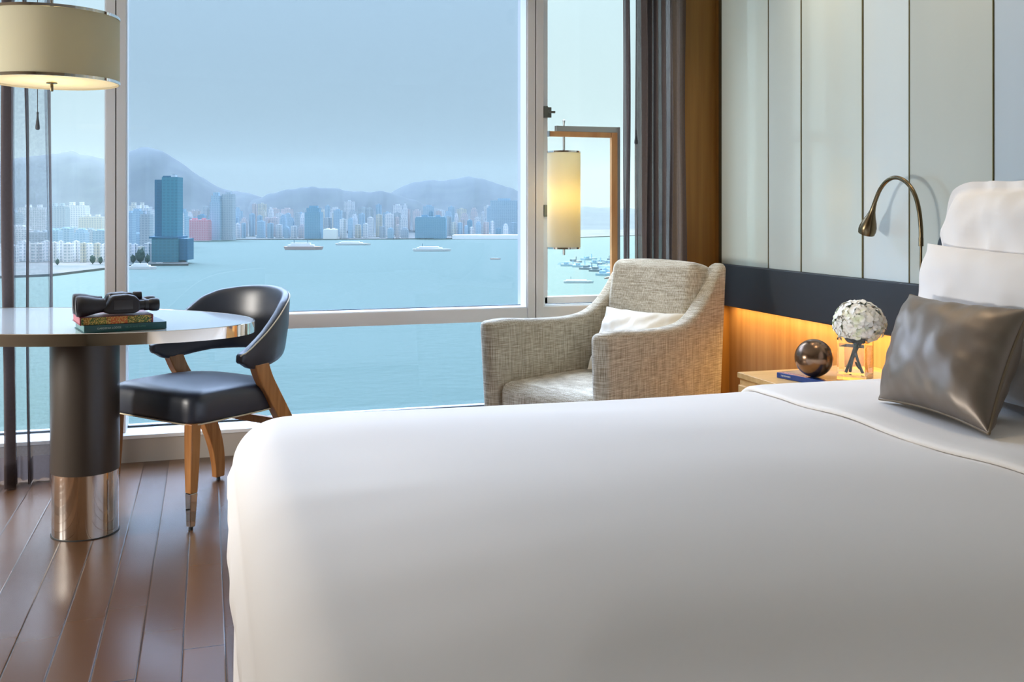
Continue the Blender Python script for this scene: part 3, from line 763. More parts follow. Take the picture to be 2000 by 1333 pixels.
# ================================================================== floor lamp
LY = 4.675
fl_ = empty('floor_lamp', (1.86, LY, 0), 0, 'wooden arched floor lamp with a tall cream cylinder shade beside the window', 'lamp')
lb = (1.86, LY, 0)
PX = 1.962
local(MB().box(PX-.016, PX+.016, LY-.016, LY+.010, .022, 1.519).build('post', M_['lampwood'], fl_, bevel=.002), lb)
local(MB().box(1.617, PX-.0165, LY-.016, LY+.010, 1.493, 1.519).build('arm', M_['lampwood'], fl_, bevel=.002), lb)
local(MB().box(1.612, 1.6166, LY-.017, LY+.011, 1.492, 1.520).build('arm_cap', M_['steel'], fl_), lb)
local(MB().box(PX+.0165, PX+.034, LY-.006, LY+.024, .022, 1.548).build('steel_upright', M_['steel'], fl_, bevel=.001), lb)
local(MB().box(1.655, PX+.016, LY-.006, LY+.024, 1.5195, 1.548).build('steel_bar', M_['steel'], fl_, bevel=.001), lb)
local(MB().box(1.70, 2.02, LY-.10, LY+.07, 0, .022).build('base_plate', M_['steel'], fl_, bevel=.003), lb)
SX = 1.695; SY = LY-.002
local(MB().lathe([(.004, 1.548), (.005, 1.562), (.0075, 1.575), (.003, 1.578)], 12, Matrix.Translation((SX, SY, 0))).build('finial', M_['steel'], fl_, True), lb)
local(MB().tube([(SX, SY, 1.4925), (SX, SY, 1.412)], .006, 12).build('hanging_rod', M_['steel'], fl_, True), lb)
local(MB().lathe([(.0825, .945), (.0825, 1.412), (.0815, 1.412), (.0815, .945)], 64, Matrix.Translation((SX, SY, 0)), caps=False).build('lamp_shade', M_['shade'], fl_, True, sharp=60), lb)
for z0, z1 in ((.936, .9445), (1.4125, 1.421)):
    local(MB().lathe([(.082, z0), (.085, z0), (.085, z1), (.082, z1), (.082, z0)], 64, Matrix.Translation((SX, SY, 0)), caps=False).build('chrome_ring', M_['chrome'], fl_, True), lb)
local(MB().box(SX-.083, SX+.083, SY-.004, SY+.004, 1.412, 1.417).build('spider', M_['steel'], fl_), lb)
local(MB().tube([(SX, SY, .972), (SX, SY, .905)], .0065, 12).build('bottom_rod', M_['steel'], fl_, True), lb)
local(MB().lathe([(.002, .97), (.081, .97)], 48, Matrix.Translation((SX, SY, 0)), caps=False).build('diffuser', M_['diffuser'], fl_, True), lb)
local(MB().lathe([(.004, 1.145), (.018, 1.16), (.026, 1.19), (.022, 1.22), (.012, 1.245), (.012, 1.27)], 24, Matrix.Translation((SX, SY, 0))).build('bulb', M_['bulb'], fl_, True), lb)
local(MB().tube([(PX-.016, LY-.005, .79), (PX-.052, LY-.005, .785)], .005, 10).build('switch_knob', M_['steel'], fl_, True), lb)
def point(name, loc, power, col, r=.03):
    l = bpy.data.lights.new(name, 'POINT'); l.energy = power; l.color = col; l.shadow_soft_size = r
    o = bpy.data.objects.new(name, l); COL.objects.link(o); o.location = loc
point('floor_lamp_bulb', (SX, SY, 1.18), .75, (1, .78, .32), .05)

# ================================================================== drum pendant over the table

pr = empty('pendant_lamp', (-.537, 3.928, 1.58), 0, 'cream drum pendant lamp with chrome rims hanging over the oval table', 'lamp')
pb = (-.537, 3.928, 1.58); MP = Matrix.Translation((-.537, 3.928, 0))
r_ = .2305
local(MB().lathe([(r_-.002, 1.598), (r_-.002, 1.822), (r_-.0035, 1.822), (r_-.0035, 1.598)], 96, MP, caps=False).build('lamp_shade', M_['shade2'], pr, True, sharp=60), pb)
for z0, z1 in ((1.5875, 1.5975), (1.8225, 1.8325)):
    local(MB().lathe([(r_-.005, z0), (r_, z0), (r_, z1), (r_-.005, z1), (r_-.005, z0)], 96, MP, caps=False).build('chrome_ring', M_['chrome'], pr, True), pb)
local(MB().lathe([(.002, 1.594), (r_-.006, 1.594)], 96, MP, caps=False).build('diffuser', M_['diffuser'], pr, True), pb)
local(MB().lathe([(.004, 1.557), (.0052, 1.559), (.0052, 1.584), (.019, 1.5855), (.019, 1.589), (.004, 1.5905)], 24, MP).build('finial', M_['lamp_bronze'], pr, True), pb)
for a in range(3):
    aa = a*2*PI/3+.5
    local(MB().tube([(-.537, 3.928, 1.826), (-.537+(r_-.005)*math.cos(aa), 3.928+(r_-.005)*math.sin(aa), 1.826)], .003, 8).build('spider', M_['chrome'], pr, True), pb)
local(MB().tube([(-.537, 3.928, 1.60), (-.537, 3.928, CEIL-.02)], .006, 12).build('hanging_rod', M_['chrome'], pr, True), pb)
local(MB().lathe([(.06, CEIL-.022), (.06, CEIL-.001)], 32, MP).build('ceiling_plate', M_['chrome'], pr, True), pb)
for a in range(3):
    aa = a*2*PI/3+1.0; bx, by = -.537+.07*math.cos(aa), 3.928+.07*math.sin(aa)
    local(MB().lathe([(.004, 1.655), (.02, 1.668), (.026, 1.69), (.02, 1.715), (.012, 1.735), (.012, 1.76)], 20, Matrix.Translation((bx, by, 0))).build('bulb', M_['bulb'], pr, True), pb)
point('pendant_bulb', (-.537, 3.928, 1.69), .7, (1, .80, .42), .10)

# ================================================================== oval table
TC = (-.569, 3.896); TR = -.438
tb = empty('oval_table', (-.41, 3.79, 0), 0, 'oval white glass table with chrome rim on a dark leather column', 'table')
tbp = (-.41, 3.79, 0)
def oval(da, db=None, n=160):
    db = da if db is None else db; out = []
    for i in range(n):
        a = 2*PI*i/n; x, y = (.782+da)*math.cos(a), (.423+db)*math.sin(a)
        out.append((TC[0]+x*math.cos(TR)-y*math.sin(TR), TC[1]+x*math.sin(TR)+y*math.cos(TR)))
    return out
local(MB().prism(oval(-.006), .702, .7392).build('tabletop', M_['table_top'], tb, True, sharp=40), tbp)
o_, i_2 = oval(0), oval(-.0058); n_ = len(o_)
vs = [(x, y, .700) for x, y in o_]+[(x, y, .7385) for x, y in o_]+[(x, y, .7400) for x, y in oval(-.0012)]+[(x, y, .7400) for x, y in i_2]+[(x, y, .700) for x, y in i_2]
fs = [(k*n_+i, k*n_+(i+1) % n_, ((k+1) % 5)*n_+(i+1) % n_, ((k+1) % 5)*n_+i) for k in range(5) for i in range(n_)]
local(mesh('chrome_rim', vs, fs, M_['chrome'], tb, True, 35), tbp)
MC = Matrix.Translation((-.41, 3.79, 0))
local(MB().lathe([(.1125, .2195), (.1125, .7015)], 80, MC).build('leather_column', M_['col_leather'], tb, True), tbp)
local(MB().lathe([(.1095, .003), (.1095, .219)], 80, MC).build('chrome_sleeve', M_['chrome'], tb, True), tbp)
local(MB().lathe([(.112, 0), (.112, .0028)], 80, MC).build('foot_ring', M_['gasket'], tb, True), tbp)

# ================================================================== books and binoculars on the table
TZ = .7402
def hardback(name, loc, rz, ln, wd, th, cover, pages, label):
    b = empty(name, loc, rz, label, 'book')
    t = .0022
    MB().box(.003, ln-.003, .004, wd-.003, t, th-t).build('pages', pages, b)
    MB().box(0, ln, .002, wd, 0, t).build('back_cover', cover, b, bevel=.0005)
    MB().box(0, ln, .002, wd, th-t, th).build('front_cover', cover, b, bevel=.0005)
    MB().box(0, ln, -.001, .0035, .0, th).build('spine', cover, b, bevel=.001)
    return b
teal = mat('teal_book_cloth', (.008, .085, .095), .35, spec=.5)
pg_t = mat('teal_page_edge', (.10, .20, .21), .7)
b1 = hardback('hardback_book', (-.372, 3.400, TZ), math.radians(15), .252, .19, .0235, teal, pg_t, 'teal hardback book, the lower of two on the oval table')
text('GARDENIA LODGE', .0085, (.075, -.0012, .0125), (PI/2, 0, 0), mat('pale_teal_ink', (.45, .60, .60), .5), b1)
text('VILLAS AND SUITES', .0072, (.155, -.0012, .0125), (PI/2, 0, 0), mat('dim_teal_ink', (.10, .30, .26), .5), b1)
red = mat('crimson_cover', (.20, .012, .022), .3, spec=.6)
b2 = hardback('hardback_book', (-.385, 3.405, TZ+.0238), math.radians(13.5), .222, .185, .025, red, mat('crimson_page_edge', (.32, .10, .12), .6), 'red hardback with a colourful patterned spine, on top of the teal book')
# patterned spine: bands of green, gold and orange with small gold marks
sp_ = MB().box(.004, .216, -.0016, -.0010, .0012, .0238).build('spine_panel', None, b2)
spm = mat('patterned_spine', (.1, .2, .05), .45)
c = coords(spm, (1, 1, 1)); sxx = N(spm, 'ShaderNodeSeparateXYZ'); L(spm, c, sxx.inputs[0])
rmp = N(spm, 'ShaderNodeMapRange'); rmp.inputs['From Min'].default_value = .0; rmp.inputs['From Max'].default_value = .216; L(spm, sxx.outputs['X'], rmp.inputs[0])
cr = N(spm, 'ShaderNodeValToRGB'); L(spm, rmp.outputs[0], cr.inputs[0]); cr.color_ramp.interpolation = 'CONSTANT'
el = cr.color_ramp.elements; el[0].position = 0; el[0].color = (.01, .09, .02, 1); el[1].position = .95; el[1].color = (.01, .06, .05, 1)
for p_, c_ in ((.05, (.33, .13, .01)), (.13, (.06, .13, .02)), (.24, (.10, .16, .02)), (.36, (.30, .10, .01)), (.42, (.55, .10, .015)), (.66, (.10, .12, .015)), (.80, (.05, .13, .03))):
    k = el.new(p_); k.color = (*c_, 1)
mg = N(spm, 'ShaderNodeTexNoise'); mg.inputs['Scale'].default_value = 330; mg.inputs['Detail'].default_value = 1; L(spm, c, mg.inputs['Vector'])
gt = N(spm, 'ShaderNodeMath', operation='GREATER_THAN'); gt.inputs[1].default_value = .53; L(spm, mg.outputs['Fac'], gt.inputs[0])
mxx = N(spm, 'ShaderNodeMixRGB'); L(spm, gt.outputs[0], mxx.inputs[0]); L(spm, cr.outputs[0], mxx.inputs[1]); mxx.inputs[2].default_value = (.62, .42, .10, 1)
L(spm, mxx.outputs[0], bsdf(spm).inputs['Base Color']); sp_.data.materials.append(spm)

bi = empty('binoculars', (-.272, 3.462, TZ+.0238+.0252), math.radians(13), 'black binoculars lying on the stack of books', 'binoculars')
# local x runs along the barrels (objectives at -x), y away from the camera
for (yy, nm) in ((-.006, 'n'), (.070, 'f')):
    zz = .034 if nm == 'n' else .036
    MX = Matrix.Translation((0, yy, zz)) @ Matrix.Rotation(PI/2, 4, 'Y')
    dz = 0
    MB().lathe([(.024, -.128), (.031, -.131), (.0335, -.127), (.0338, -.112), (.031, -.095), (.026, -.075), (.0225, -.058), (.0225, -.045)], 32, MX, caps=False).build('objective_tube', M_['rubber_grip'], bi, True, sharp=60)
    MB().lathe([(.0004, -.122), (.0265, -.122)], 32, MX, caps=False).build('objective_lens', mat('coated_lens', (.02, .03, .06), .08, spec=.9), bi, True)
    b_ = MB()
    prof = [(-.058, -.020), (-.040, .004), (-.028, .033), (.020, .037), (.045, .030), (.060, .012), (.060, -.022), (.040, -.031), (-.035, -.030)]
    # prism housing: an outline seen from the side, rounded, given the width of the barrel
    Mq = Matrix.Translation((0, yy, zz)) @ Matrix(((1, 0, 0, 0), (0, 0, 1, 0), (0, 1, 0, 0), (0, 0, 0, 1)))
    b_.prism([(x, z*.92) for x, z in prof], -.026, .026, Mq).build('prism_housing', M_['rubber_grip'], bi, True, bevel=.009, seg=3)
    MB().lathe([(.0165, .056), (.0165, .074), (.0185, .0745), (.0185, .086), (.0175, .087), (.0195, .092), (.0210, .100), (.0215, .114), (.0195, .120), (.015, .120), (.014, .114)], 28, Matrix.Translation((0, yy, zz-.004)) @ Matrix.Rotation(PI/2, 4, 'Y'), caps=False).build('eyepiece', M_['rubber'], bi, True, sharp=45)
MB().rbox(-.030, .045, .016, .046, .040, .070, .008, 3).build('bridge', M_['rubber'], bi, True)
MB().lathe([(.013, .046), (.0145, .048), (.0145, .070), (.013, .072)], 24, Matrix.Translation((0, .031, .058)) @ Matrix.Rotation(PI/2, 4, 'Y')).build('focus_wheel', M_['rubber'], bi, True)
MB().box(.074, .086, .0, .062, .040, .048).build('eyepiece_arm', M_['rubber'], bi, bevel=.002)
MB().rbox(-.022, .036, -.0335, -.0322, .020, .050, .0006, 2).build('side_plate', mat('dark_side_plate', (.035, .036, .045), .3, spec=.6), bi, True)

# ================================================================== chair pulled up to the table
CA = math.radians(130); CR = (-.009, 4.027, 0)
ch = empty('dining_chair', CR, CA, 'dark leather chair with curved back and walnut legs at the oval table', 'chair')
# seat: gridded, straight front, rounded back
def seat():
    z0, z1 = .366, .470; vs, fs = [], []
    def outline(f):                                   # f shrinks the outline
        pts = []
        for k in range(80):
            a = 2*PI*k/80; ca, sa = math.cos(a), math.sin(a)
            n = 13 if sa > 0 else 3.4
            r = (abs(ca)**n+abs(sa)**n)**(-1/n)
            hw = .243 if sa > 0 else .243
            hy = .257 if sa > 0 else .215
            pts.append((r*ca*hw*f, r*sa*hy*f+.0))
        return pts
    layers = [(0.0, z0, 0), (.93, z0, 0), (.985, z0+.004, 0), (1, z0+.018, 0), (1.0, z0+.055, 0), (.995, z0+.075, 0), (.98, z0+.092, 0), (.95, z0+.104, .2), (.90, z0+.112, .4), (.8, z0+.118, .6), (.6, z0+.124, .8), (.35, z0+.127, 1), (.0, z0+.128, 1)]
    for f, z, _ in layers:
        for (x, y) in outline(max(f, .001)): vs.append((x, y, z-.012*max(0, -y/.2)*(f > .3 and z > z0+.08)))
    for k in range(len(layers)-1):
        for i in range(80): j = (i+1) % 80; fs.append((k*80+i, k*80+j, (k+1)*80+j, (k+1)*80+i))
    mesh('seat', vs, fs, M_['leather'], ch, True)
    MB().tube([(x, y, z0+.004) for x, y in outline(1.0)], .0028, 8, closed=True).build('seat_piping', M_['cream_pipe'], ch, True, sharp=None)
seat()
# backrest shell
def back():
    n = 72; inner, outer = [], []
    R0 = .247
    def plan(s):                                      # s -1..1 round the U, near side is -x
        yc = -.045; Ls = .085; arc = PI*R0/2; tot = Ls+arc
        d = abs(s)*tot; sg = -1 if s < 0 else 1
        if d < arc: a = d/R0; return (sg*R0*math.sin(a), yc-R0*math.cos(a), (sg*math.sin(a), -math.cos(a)))
        return (sg*R0, yc+(d-arc), (sg, 0))
    rows = []
    m = 40
    for i in range(n+1):
        s = -1+2*i/n; x, y, nr = plan(s)
        # lower and upper edges as a function of how far back we are
        zt = interp(-y, [(-.04, .602), (-.01, .620), (.05, .666), (.11, .722), (.17, .774), (.22, .800), (.30, .822)])
        zb = interp(-y, [(-.04, .560), (-.01, .540), (.03, .532), (.10, .540), (.20, .556), (.30, .562)])
        row = []
        T = .021
        for k in range(m):
            a = 2*PI*k/m
            # stadium-like section: half thickness T, half height H
            H = (zt-zb)/2; zc = (zt+zb)/2; ca, sa = math.cos(a), math.sin(a)
            ex = 4.5 if H > .05 else 2.6
            q = (abs(ca)**2.4+abs(sa)**ex)**(-1/ex) if False else 1
            px_ = math.copysign(abs(ca)**(.75), ca)*T*(1+.15*(1 if ca > 0 else -.3)); pz = math.copysign(abs(sa)**(.45), sa)*H
            if abs(sa) > .0: px_ = math.copysign(abs(ca)**.6, ca)*T
            w_ = (zc+pz-.56)*.10                     # flares outward with height
            row.append(Vector((x+nr[0]*(px_+w_), y+nr[1]*(px_+w_), zc+pz)))
        rows.append(row)
    # rounded tips
    def tip(row, dirn):
        c = sum(row, Vector())/len(row); out = []
        for t in (.35, .62, .83, .96):
            out.append([c+(p-c)*math.sqrt(1-t*t)+dirn*.020*t for p in row])
        return out
    a_ = tip(rows[0], Vector((0, 1, 0))); b_ = tip(rows[-1], Vector((0, 1, 0)))
    rows = a_[::-1]+rows+b_
    vs = [p for r in rows for p in r]; fs = []
    for i in range(len(rows)-1):
        for k in range(m): l = (k+1) % m; fs.append((i*m+k, i*m+l, (i+1)*m+l, (i+1)*m+k))
    fs.append(tuple(range(m))); e_ = (len(rows)-1)*m; fs.append(tuple(e_+k for k in range(m-1, -1, -1)))
    mesh('backrest', vs, fs, M_['leather'], ch, True, 70)
    # cream piping along the outer face, just behind the sloping edge
    path = []
    for i in range(1, len(rows)-1):
        o_ = rows[i][6]
        path.append(o_+Vector((o_.x, min(0, o_.y+.045), 0)).normalized()*.0012)
    MB().tube(path, .0026, 8).build('back_piping', M_['cream_pipe'], ch, True, sharp=None)
back()
def leg_sweep(pts, secs):
    """square tapered leg through pts, half sizes secs (hx, hy)"""
    vs, fs = [], []
    for (p, (hx, hy)) in zip(pts, secs):
        vs += [(p[0]-hx, p[1]-hy, p[2]), (p[0]+hx, p[1]-hy, p[2]), (p[0]+hx, p[1]+hy, p[2]), (p[0]-hx, p[1]+hy, p[2])]
    for i in range(len(pts)-1):
        for k in range(4): l = (k+1) % 4; fs.append((i*4+k, i*4+l, (i+1)*4+l, (i+1)*4+k))
    fs += [(3, 2, 1, 0), tuple((len(pts)-1)*4+k for k in range(4))]
    return vs, fs
for sg in (-1, 1):
    x = sg*.222
    v_, f_ = leg_sweep([(sg*.219, .243, .130), (sg*.218, .240, .22), (sg*.217, .236, .374)], [(.0155, .0155), (.0185, .0185), (.021, .021)])
    lg = mesh('front_leg', v_, f_, M_['walnut'], ch, False)
    bv = lg.modifiers.new('bevel', 'BEVEL'); bv.width = .003; bv.segments = 2
    v_, f_ = leg_sweep([(sg*.220, .2465, .012), (sg*.219, .243, .1295)], [(.0115, .0115), (.0158, .0158)])
    fr_ = mesh('metal_ferrule', v_, f_, M_['chrome'], lg, False); bv = fr_.modifiers.new('bevel', 'BEVEL'); bv.width = .002
    MB().lathe([(.008, 0), (.008, .0118)], 16, Matrix.Translation((sg*.220, .2465, 0))).build('glide', M_['gasket'], lg, True)
    ctr = [(-.255, .012), (-.256, .06), (-.250, .12), (-.236, .18), (-.214, .24), (-.186, .31), (-.150, .37), (-.105, .44), (-.068, .50), (-.045, .552)]
    cc = catmull([(sg*lerp(.222, .247, z/.55), y, z) for y, z in ctr], 4)
    v_, f_ = leg_sweep(cc, [(.014+.005*min(1, p.z/.25), .021+.014*min(1, p.z/.22)) for p in cc])
    lg = mesh('rear_leg', v_, f_, M_['walnut'], ch, True, 40); bv = lg.modifiers.new('bevel', 'BEVEL'); bv.width = .003; bv.segments = 2; bv.limit_method = 'ANGLE'
    MB().lathe([(.008, 0), (.008, .0118)], 16, Matrix.Translation((sg*.222, -.255, 0))).build('glide', M_['gasket'], lg, True)
MB().box(-.215, .215, -.205, -.185, .285, .315).build('stretcher', M_['walnut'], ch, bevel=.003)

# ================================================================== curtains
def curtain(name, pts, m, z0, z1, label, cat, hem=None, flare=0, parts=True, seed=0, hem_z=.045):
    """pts: the plan of the hanging cloth (x, y); swings a little with height"""
    root = empty(name, (pts[0][0], pts[0][1], 0), 0, label, cat)
    base = Vector((pts[0][0], pts[0][1], 0))
    P = catmull([(x, y, 0) for x, y in pts], 7)
    nz = 26; vs, fs = [], []
    for k in range(nz+1):
        z = lerp(z0, z1, k/nz)
        for i, p in enumerate(P):
            s_ = i*.06
            dx = .010*noise.noise(Vector((s_*1.3+seed, z*1.1, .5)))+flare*(1-(z-z0)/(z1-z0))**2*(p.x-P[0].x)
            dy = .012*noise.noise(Vector((s_*1.1+seed, z*.9, 4.5)))
            zz = z+(.012*noise.noise(Vector((s_*2, 9, seed))) if k == 0 else 0)
            vs.append((p.x+dx-base.x, p.y+dy-base.y, zz))
    n = len(P); fs = [(k*n+i, k*n+i+1, (k+1)*n+i+1, (k+1)*n+i) for k in range(nz) for i in range(n-1)]
    c_ = mesh('cloth', vs, fs, m, root)
    if hem:
        for (ia, ib, zt) in hem:                      # doubled cloth: strips along an edge or along the foot
            hv, hf = [], []; rows_ = [k for k in range(nz+1) if lerp(z0, z1, k/nz) <= zt+1e-6]
            ia_, ib_ = int(ia*(n-1)), int(ib*(n-1)); w_ = ib_-ia_+1
            for k in rows_:
                for i in range(ia_, ib_+1):
                    q = vs[k*n+i]; hv.append((q[0], q[1]-.0012, q[2]))
            hf = [(k*w_+i, k*w_+i+1, (k+1)*w_+i+1, (k+1)*w_+i) for k in range(len(rows_)-1) for i in range(w_-1)]
            if hf: mesh('hem', hv, hf, M_['sheer_hem'], root)
    return root
# left sheer: omega pleats. (x grows towards the picture window)
lp = [(-1.52, 4.50), (-1.46, 4.44), (-1.44, 4.56), (-1.36, 4.46), (-1.30, 4.56), (-1.24, 4.44), (-1.18, 4.56), (-1.10, 4.45), (-1.04, 4.56), (-.98, 4.44), (-.95, 4.55),
      (-.90, 4.47), (-.865, 4.55), (-.835, 4.53), (-.80, 4.52), (-.765, 4.50), (-.762, 4.47), (-.795, 4.46), (-.796, 4.44), (-.763, 4.43), (-.762, 4.41), (-.792, 4.40), (-.765, 4.54), (-.745, 4.53), (-.722, 4.53), (-.714, 4.50), (-.719, 4.46), (-.711, 4.45), (-.709, 4.53), (-.690, 4.535), (-.670, 4.53), (-.645, 4.53), (-.638, 4.50), (-.640, 4.46), (-.628, 4.45), (-.634, 4.49), (-.624, 4.51)]
lp = [(x, y+.025) for x, y in lp]
def hx(a, b, top): ia = min(range(len(lp)), key=lambda i: abs(lp[i][0]-a)+(0 if i > 14 else 9)); return (ia/(len(lp)-1), min(1, (ia+b)/(len(lp)-1)), top)
cl = curtain('sheer_curtain', lp, M_['sheer'], .008, 2.55, 'translucent grey sheer curtain hanging behind the oval table', 'curtain', hem=[(0, 1, .12), hx(-.762, 5, 2.6), hx(-.714, 2, 2.6), ((len(lp)-2.4)/(len(lp)-1), 1, 2.6)], seed=2, flare=.02)
rp_ = [(2.030, 4.60), (2.040, 4.585), (2.052, 4.60), (2.060, 4.62), (2.068, 4.60), (2.082, 4.545), (2.098, 4.54), (2.112, 4.60), (2.124, 4.64), (2.138, 4.56), (2.150, 4.55), (2.158, 4.62), (2.166, 4.66), (2.178, 4.58), (2.192, 4.53), (2.206, 4.58), (2.220, 4.63), (2.236, 4.55), (2.252, 4.52), (2.268, 4.58), (2.286, 4.62), (2.302, 4.54), (2.320, 4.525), (2.340, 4.58), (2.360, 4.62), (2.380, 4.56), (2.41, 4.58), (2.44, 4.62), (2.47, 4.58)]
def shift(pts, dx, dy): return [(x+dx, y+dy) for x, y in pts]
rp_ = [(2.03+(x-2.03)*.61, 4.545+(y-4.58)*.9) for x, y in rp_]
cr_ = curtain('drape', rp_, M_['drape'], .008, 2.55, 'gathered grey brown drape beside the dark timber wall return', 'curtain', seed=5)
sm = [(2.020, 4.665), (2.026, 4.70), (2.033, 4.66), (2.041, 4.70), (2.048, 4.665), (2.046, 4.70)]
curtain('sheer_curtain', sm, M_['sheer_hem'], .008, 2.55, 'narrow dark strip of sheer curtain between the floor lamp and the drape', 'curtain', seed=6)
struct(MB().box(XL+.02, 2.50, 4.50, 4.70, 2.552, 2.58).build('trim_7', M_['alu']), 'curtain track under the ceiling')
def tassel(x, y, ztop, zb, label):
    r = empty('curtain_pull', (x, y, zb), 0, label, 'curtain pull')
    local(MB().tube([(x, y, ztop), (x, y, zb+.062)], .0016, 6).build('cord', M_['cord'], r, True), (x, y, zb))
    local(MB().lathe([(.003, zb+.072), (.0045, zb+.068), (.0035, zb+.060), (.0045, zb+.045), (.0085, zb+.012), (.0085, zb+.004), (.005, zb)], 16, Matrix.Translation((x, y, 0))).build('toggle', M_['cord'], r, True), (x, y, zb))
tassel(-.654, 4.40, 2.55, 1.452, 'dark cord pull with pear shaped toggle hanging before the sheer curtain')
tassel(2.030, 4.55, 2.55, 1.455, 'dark cord pull hanging at the edge of the drape')

# ================================================================== outside: harbour far below
ZS = EYE-110.0
c_, s__ = math.cos(YAW), math.sin(YAW)
def far(az, dist, z=0):
    """az: bearing as tangent from the view axis, dist: metres along the view axis"""
    return Vector((az*dist*c_+dist*s__, dist*c_-az*dist*s__, z))
def AZ(p): return (p-1000)/1950
def HZ(p, dist): return EYE+(410-p)/1950*dist
sea_m = mat('harbour_water', (.076, .122, .104), .85, spec=.1)
cc_ = coords(sea_m, (1, 1, 1)); n1 = N(sea_m, 'ShaderNodeTexNoise'); n1.inputs['Scale'].default_value = .09; n1.inputs['Detail'].default_value = 5; L(sea_m, cc_, n1.inputs['Vector'])
bb = N(sea_m, 'ShaderNodeBump'); bb.inputs['Strength'].default_value = .6; bb.inputs['Distance'].default_value = 3.0; L(sea_m, n1.outputs['Fac'], bb.inputs['Height']); L(sea_m, bb.outputs[0], bsdf(sea_m).inputs['Normal'])
sea = MB().add([(-9000, 40, ZS), (14000, 40, ZS), (14000, 16000, ZS), (-9000, 16000, ZS)], [(0, 1, 2, 3)]).build('sea', sea_m); struct(sea, 'pale turquoise harbour water')
land_m = mat('shore_ground', (.06, .08, .07), .9); noise_col(land_m, (.02, .04, .035), (.09, .085, .08), .01)
def slab(name, pts, z0, z1, m, label):
    o = MB().prism([(p.x, p.y) for p in pts], z0, z1).build(name, m); struct(o, label); return o
slab('far_shore', [far(a, d) for a, d in ((-.75, 3300), (-.50, 3450), (-.34, 3600), (-.15, 3680), (-.05, 3750), (.03, 3800), (.10, 4050), (.16, 4500), (.24, 6400), (.30, 9000), (-.75, 9000))], ZS-5, ZS+3, land_m, 'low far shore of the harbour')
slab('near_shore', [far(a, d) for a, d in ((-.62, 1500), (-.46, 1650), (-.406, 1833), (-.388, 1890), (-.376, 1950), (-.324, 1962), (-.329, 2150), (-.36, 2600), (-.44, 3300), (-.62, 3300))], ZS-5, ZS+4, land_m, 'built up promontory on the nearer shore')
# hills
hill_m = mat('hill_woodland', (.03, .05, .06), .95); noise_col(hill_m, (.018, .035, .048), (.035, .055, .062), .006)
def hills(name, prof, d0, dp, d1, label, a0, a1, seed):
    na, nd = 150, 26; vs = []
    for i in range(na+1):
        p = lerp(a0, a1, i/na); ph = interp(p, prof)
        top = HZ(ph, dp)-ZS
        for j in range(nd+1):
            d = lerp(d0, d1, j/nd); f = (d-d0)/(dp-d0) if d < dp else 1-(d-dp)/(d1-dp)
            f = max(0, f); f = f*f*(3-2*f)
            az = AZ(p)*(1+.0*f)
            h = top*f*(1+.10*noise.noise(Vector((p*.02+seed, d*.0012, 0)))*(1-f)*4)
            h += 10*noise.noise(Vector((p*.06, d*.003, seed)))*min(1, f*3)
            vs.append(far(az, d, ZS+max(-2, h)))
    m = nd+1
    fs = [(i*m+j, i*m+j+1, (i+1)*m+j+1, (i+1)*m+j) for i in range(na) for j in range(nd)]
    o = mesh(name, vs, fs, hill_m); struct(o, label)
hills('hills', [(-300, 400), (-150, 330), (0, 315), (60, 306), (140, 296), (205, 312), (236, 302), (262, 293), (288, 287), (315, 294), (345, 313), (378, 337), (410, 357), (440, 371), (480, 377), (505, 383), (540, 400), (580, 425)], 4300, 6100, 8200, 'big blue hazy mountain behind the towers', -300, 600, 1)
hills('hills', [(440, 430), (480, 395), (520, 381), (560, 370), (610, 366), (650, 368), (700, 376), (750, 374), (800, 388), (860, 410)], 4500, 5600, 7000, 'low rounded hills behind the far shore', 440, 870, 5)
hills('hills', [(720, 415), (770, 372), (790, 362), (830, 353), (870, 353), (915, 345), (950, 352), (985, 363), (1040, 385), (1090, 402), (1150, 405), (1230, 408), (1330, 415)], 5200, 7300, 9500, 'flat topped hill ridge towards the open sea', 720, 1330, 9)

# buildings: shaft with plinth, set-back crown and plant room, window bands in the surface
def facade(name, wall_c, win_c, sc=(.28, .28)):
    m = mat(name, wall_c, .7)
    t = N(m, 'ShaderNodeTexCoord'); s = N(m, 'ShaderNodeSeparateXYZ'); L(m, t.outputs['Object'], s.inputs[0])
    def mth(op, a, b=None):
        n = N(m, 'ShaderNodeMath', operation=op)
        for i, v in enumerate((a, b)):
            if v is None: continue
            if isinstance(v, (int, float)): n.inputs[i].default_value = v
            else: L(m, v, n.inputs[i])
        return n.outputs[0]
    fz = mth('FRACT', mth('MULTIPLY', s.outputs['Z'], .16)); fx = mth('FRACT', mth('MULTIPLY', mth('ADD', s.outputs['X'], s.outputs['Y']), .12))
    g = mth('MULTIPLY', mth('GREATER_THAN', fz, .42), mth('GREATER_THAN', fx, .38))
    x = N(m, 'ShaderNodeMixRGB'); L(m, g, x.inputs[0]); x.inputs[1].default_value = (*wall_c, 1); x.inputs[2].default_value = (*win_c, 1)
    L(m, x.outputs[0], bsdf(m).inputs['Base Color']); return m
FAC = [facade('white_facade', (.66, .66, .67), (.38, .44, .48)), facade('pink_facade', (.58, .50, .49), (.36, .40, .44)), facade('cream_facade', (.60, .57, .49), (.35, .40, .42)),
       facade('blue_glass_facade', (.20, .36, .46), (.16, .30, .40)), facade('grey_facade', (.42, .47, .50), (.28, .35, .40)), facade('pale_blue_facade', (.36, .48, .56), (.25, .38, .47))]
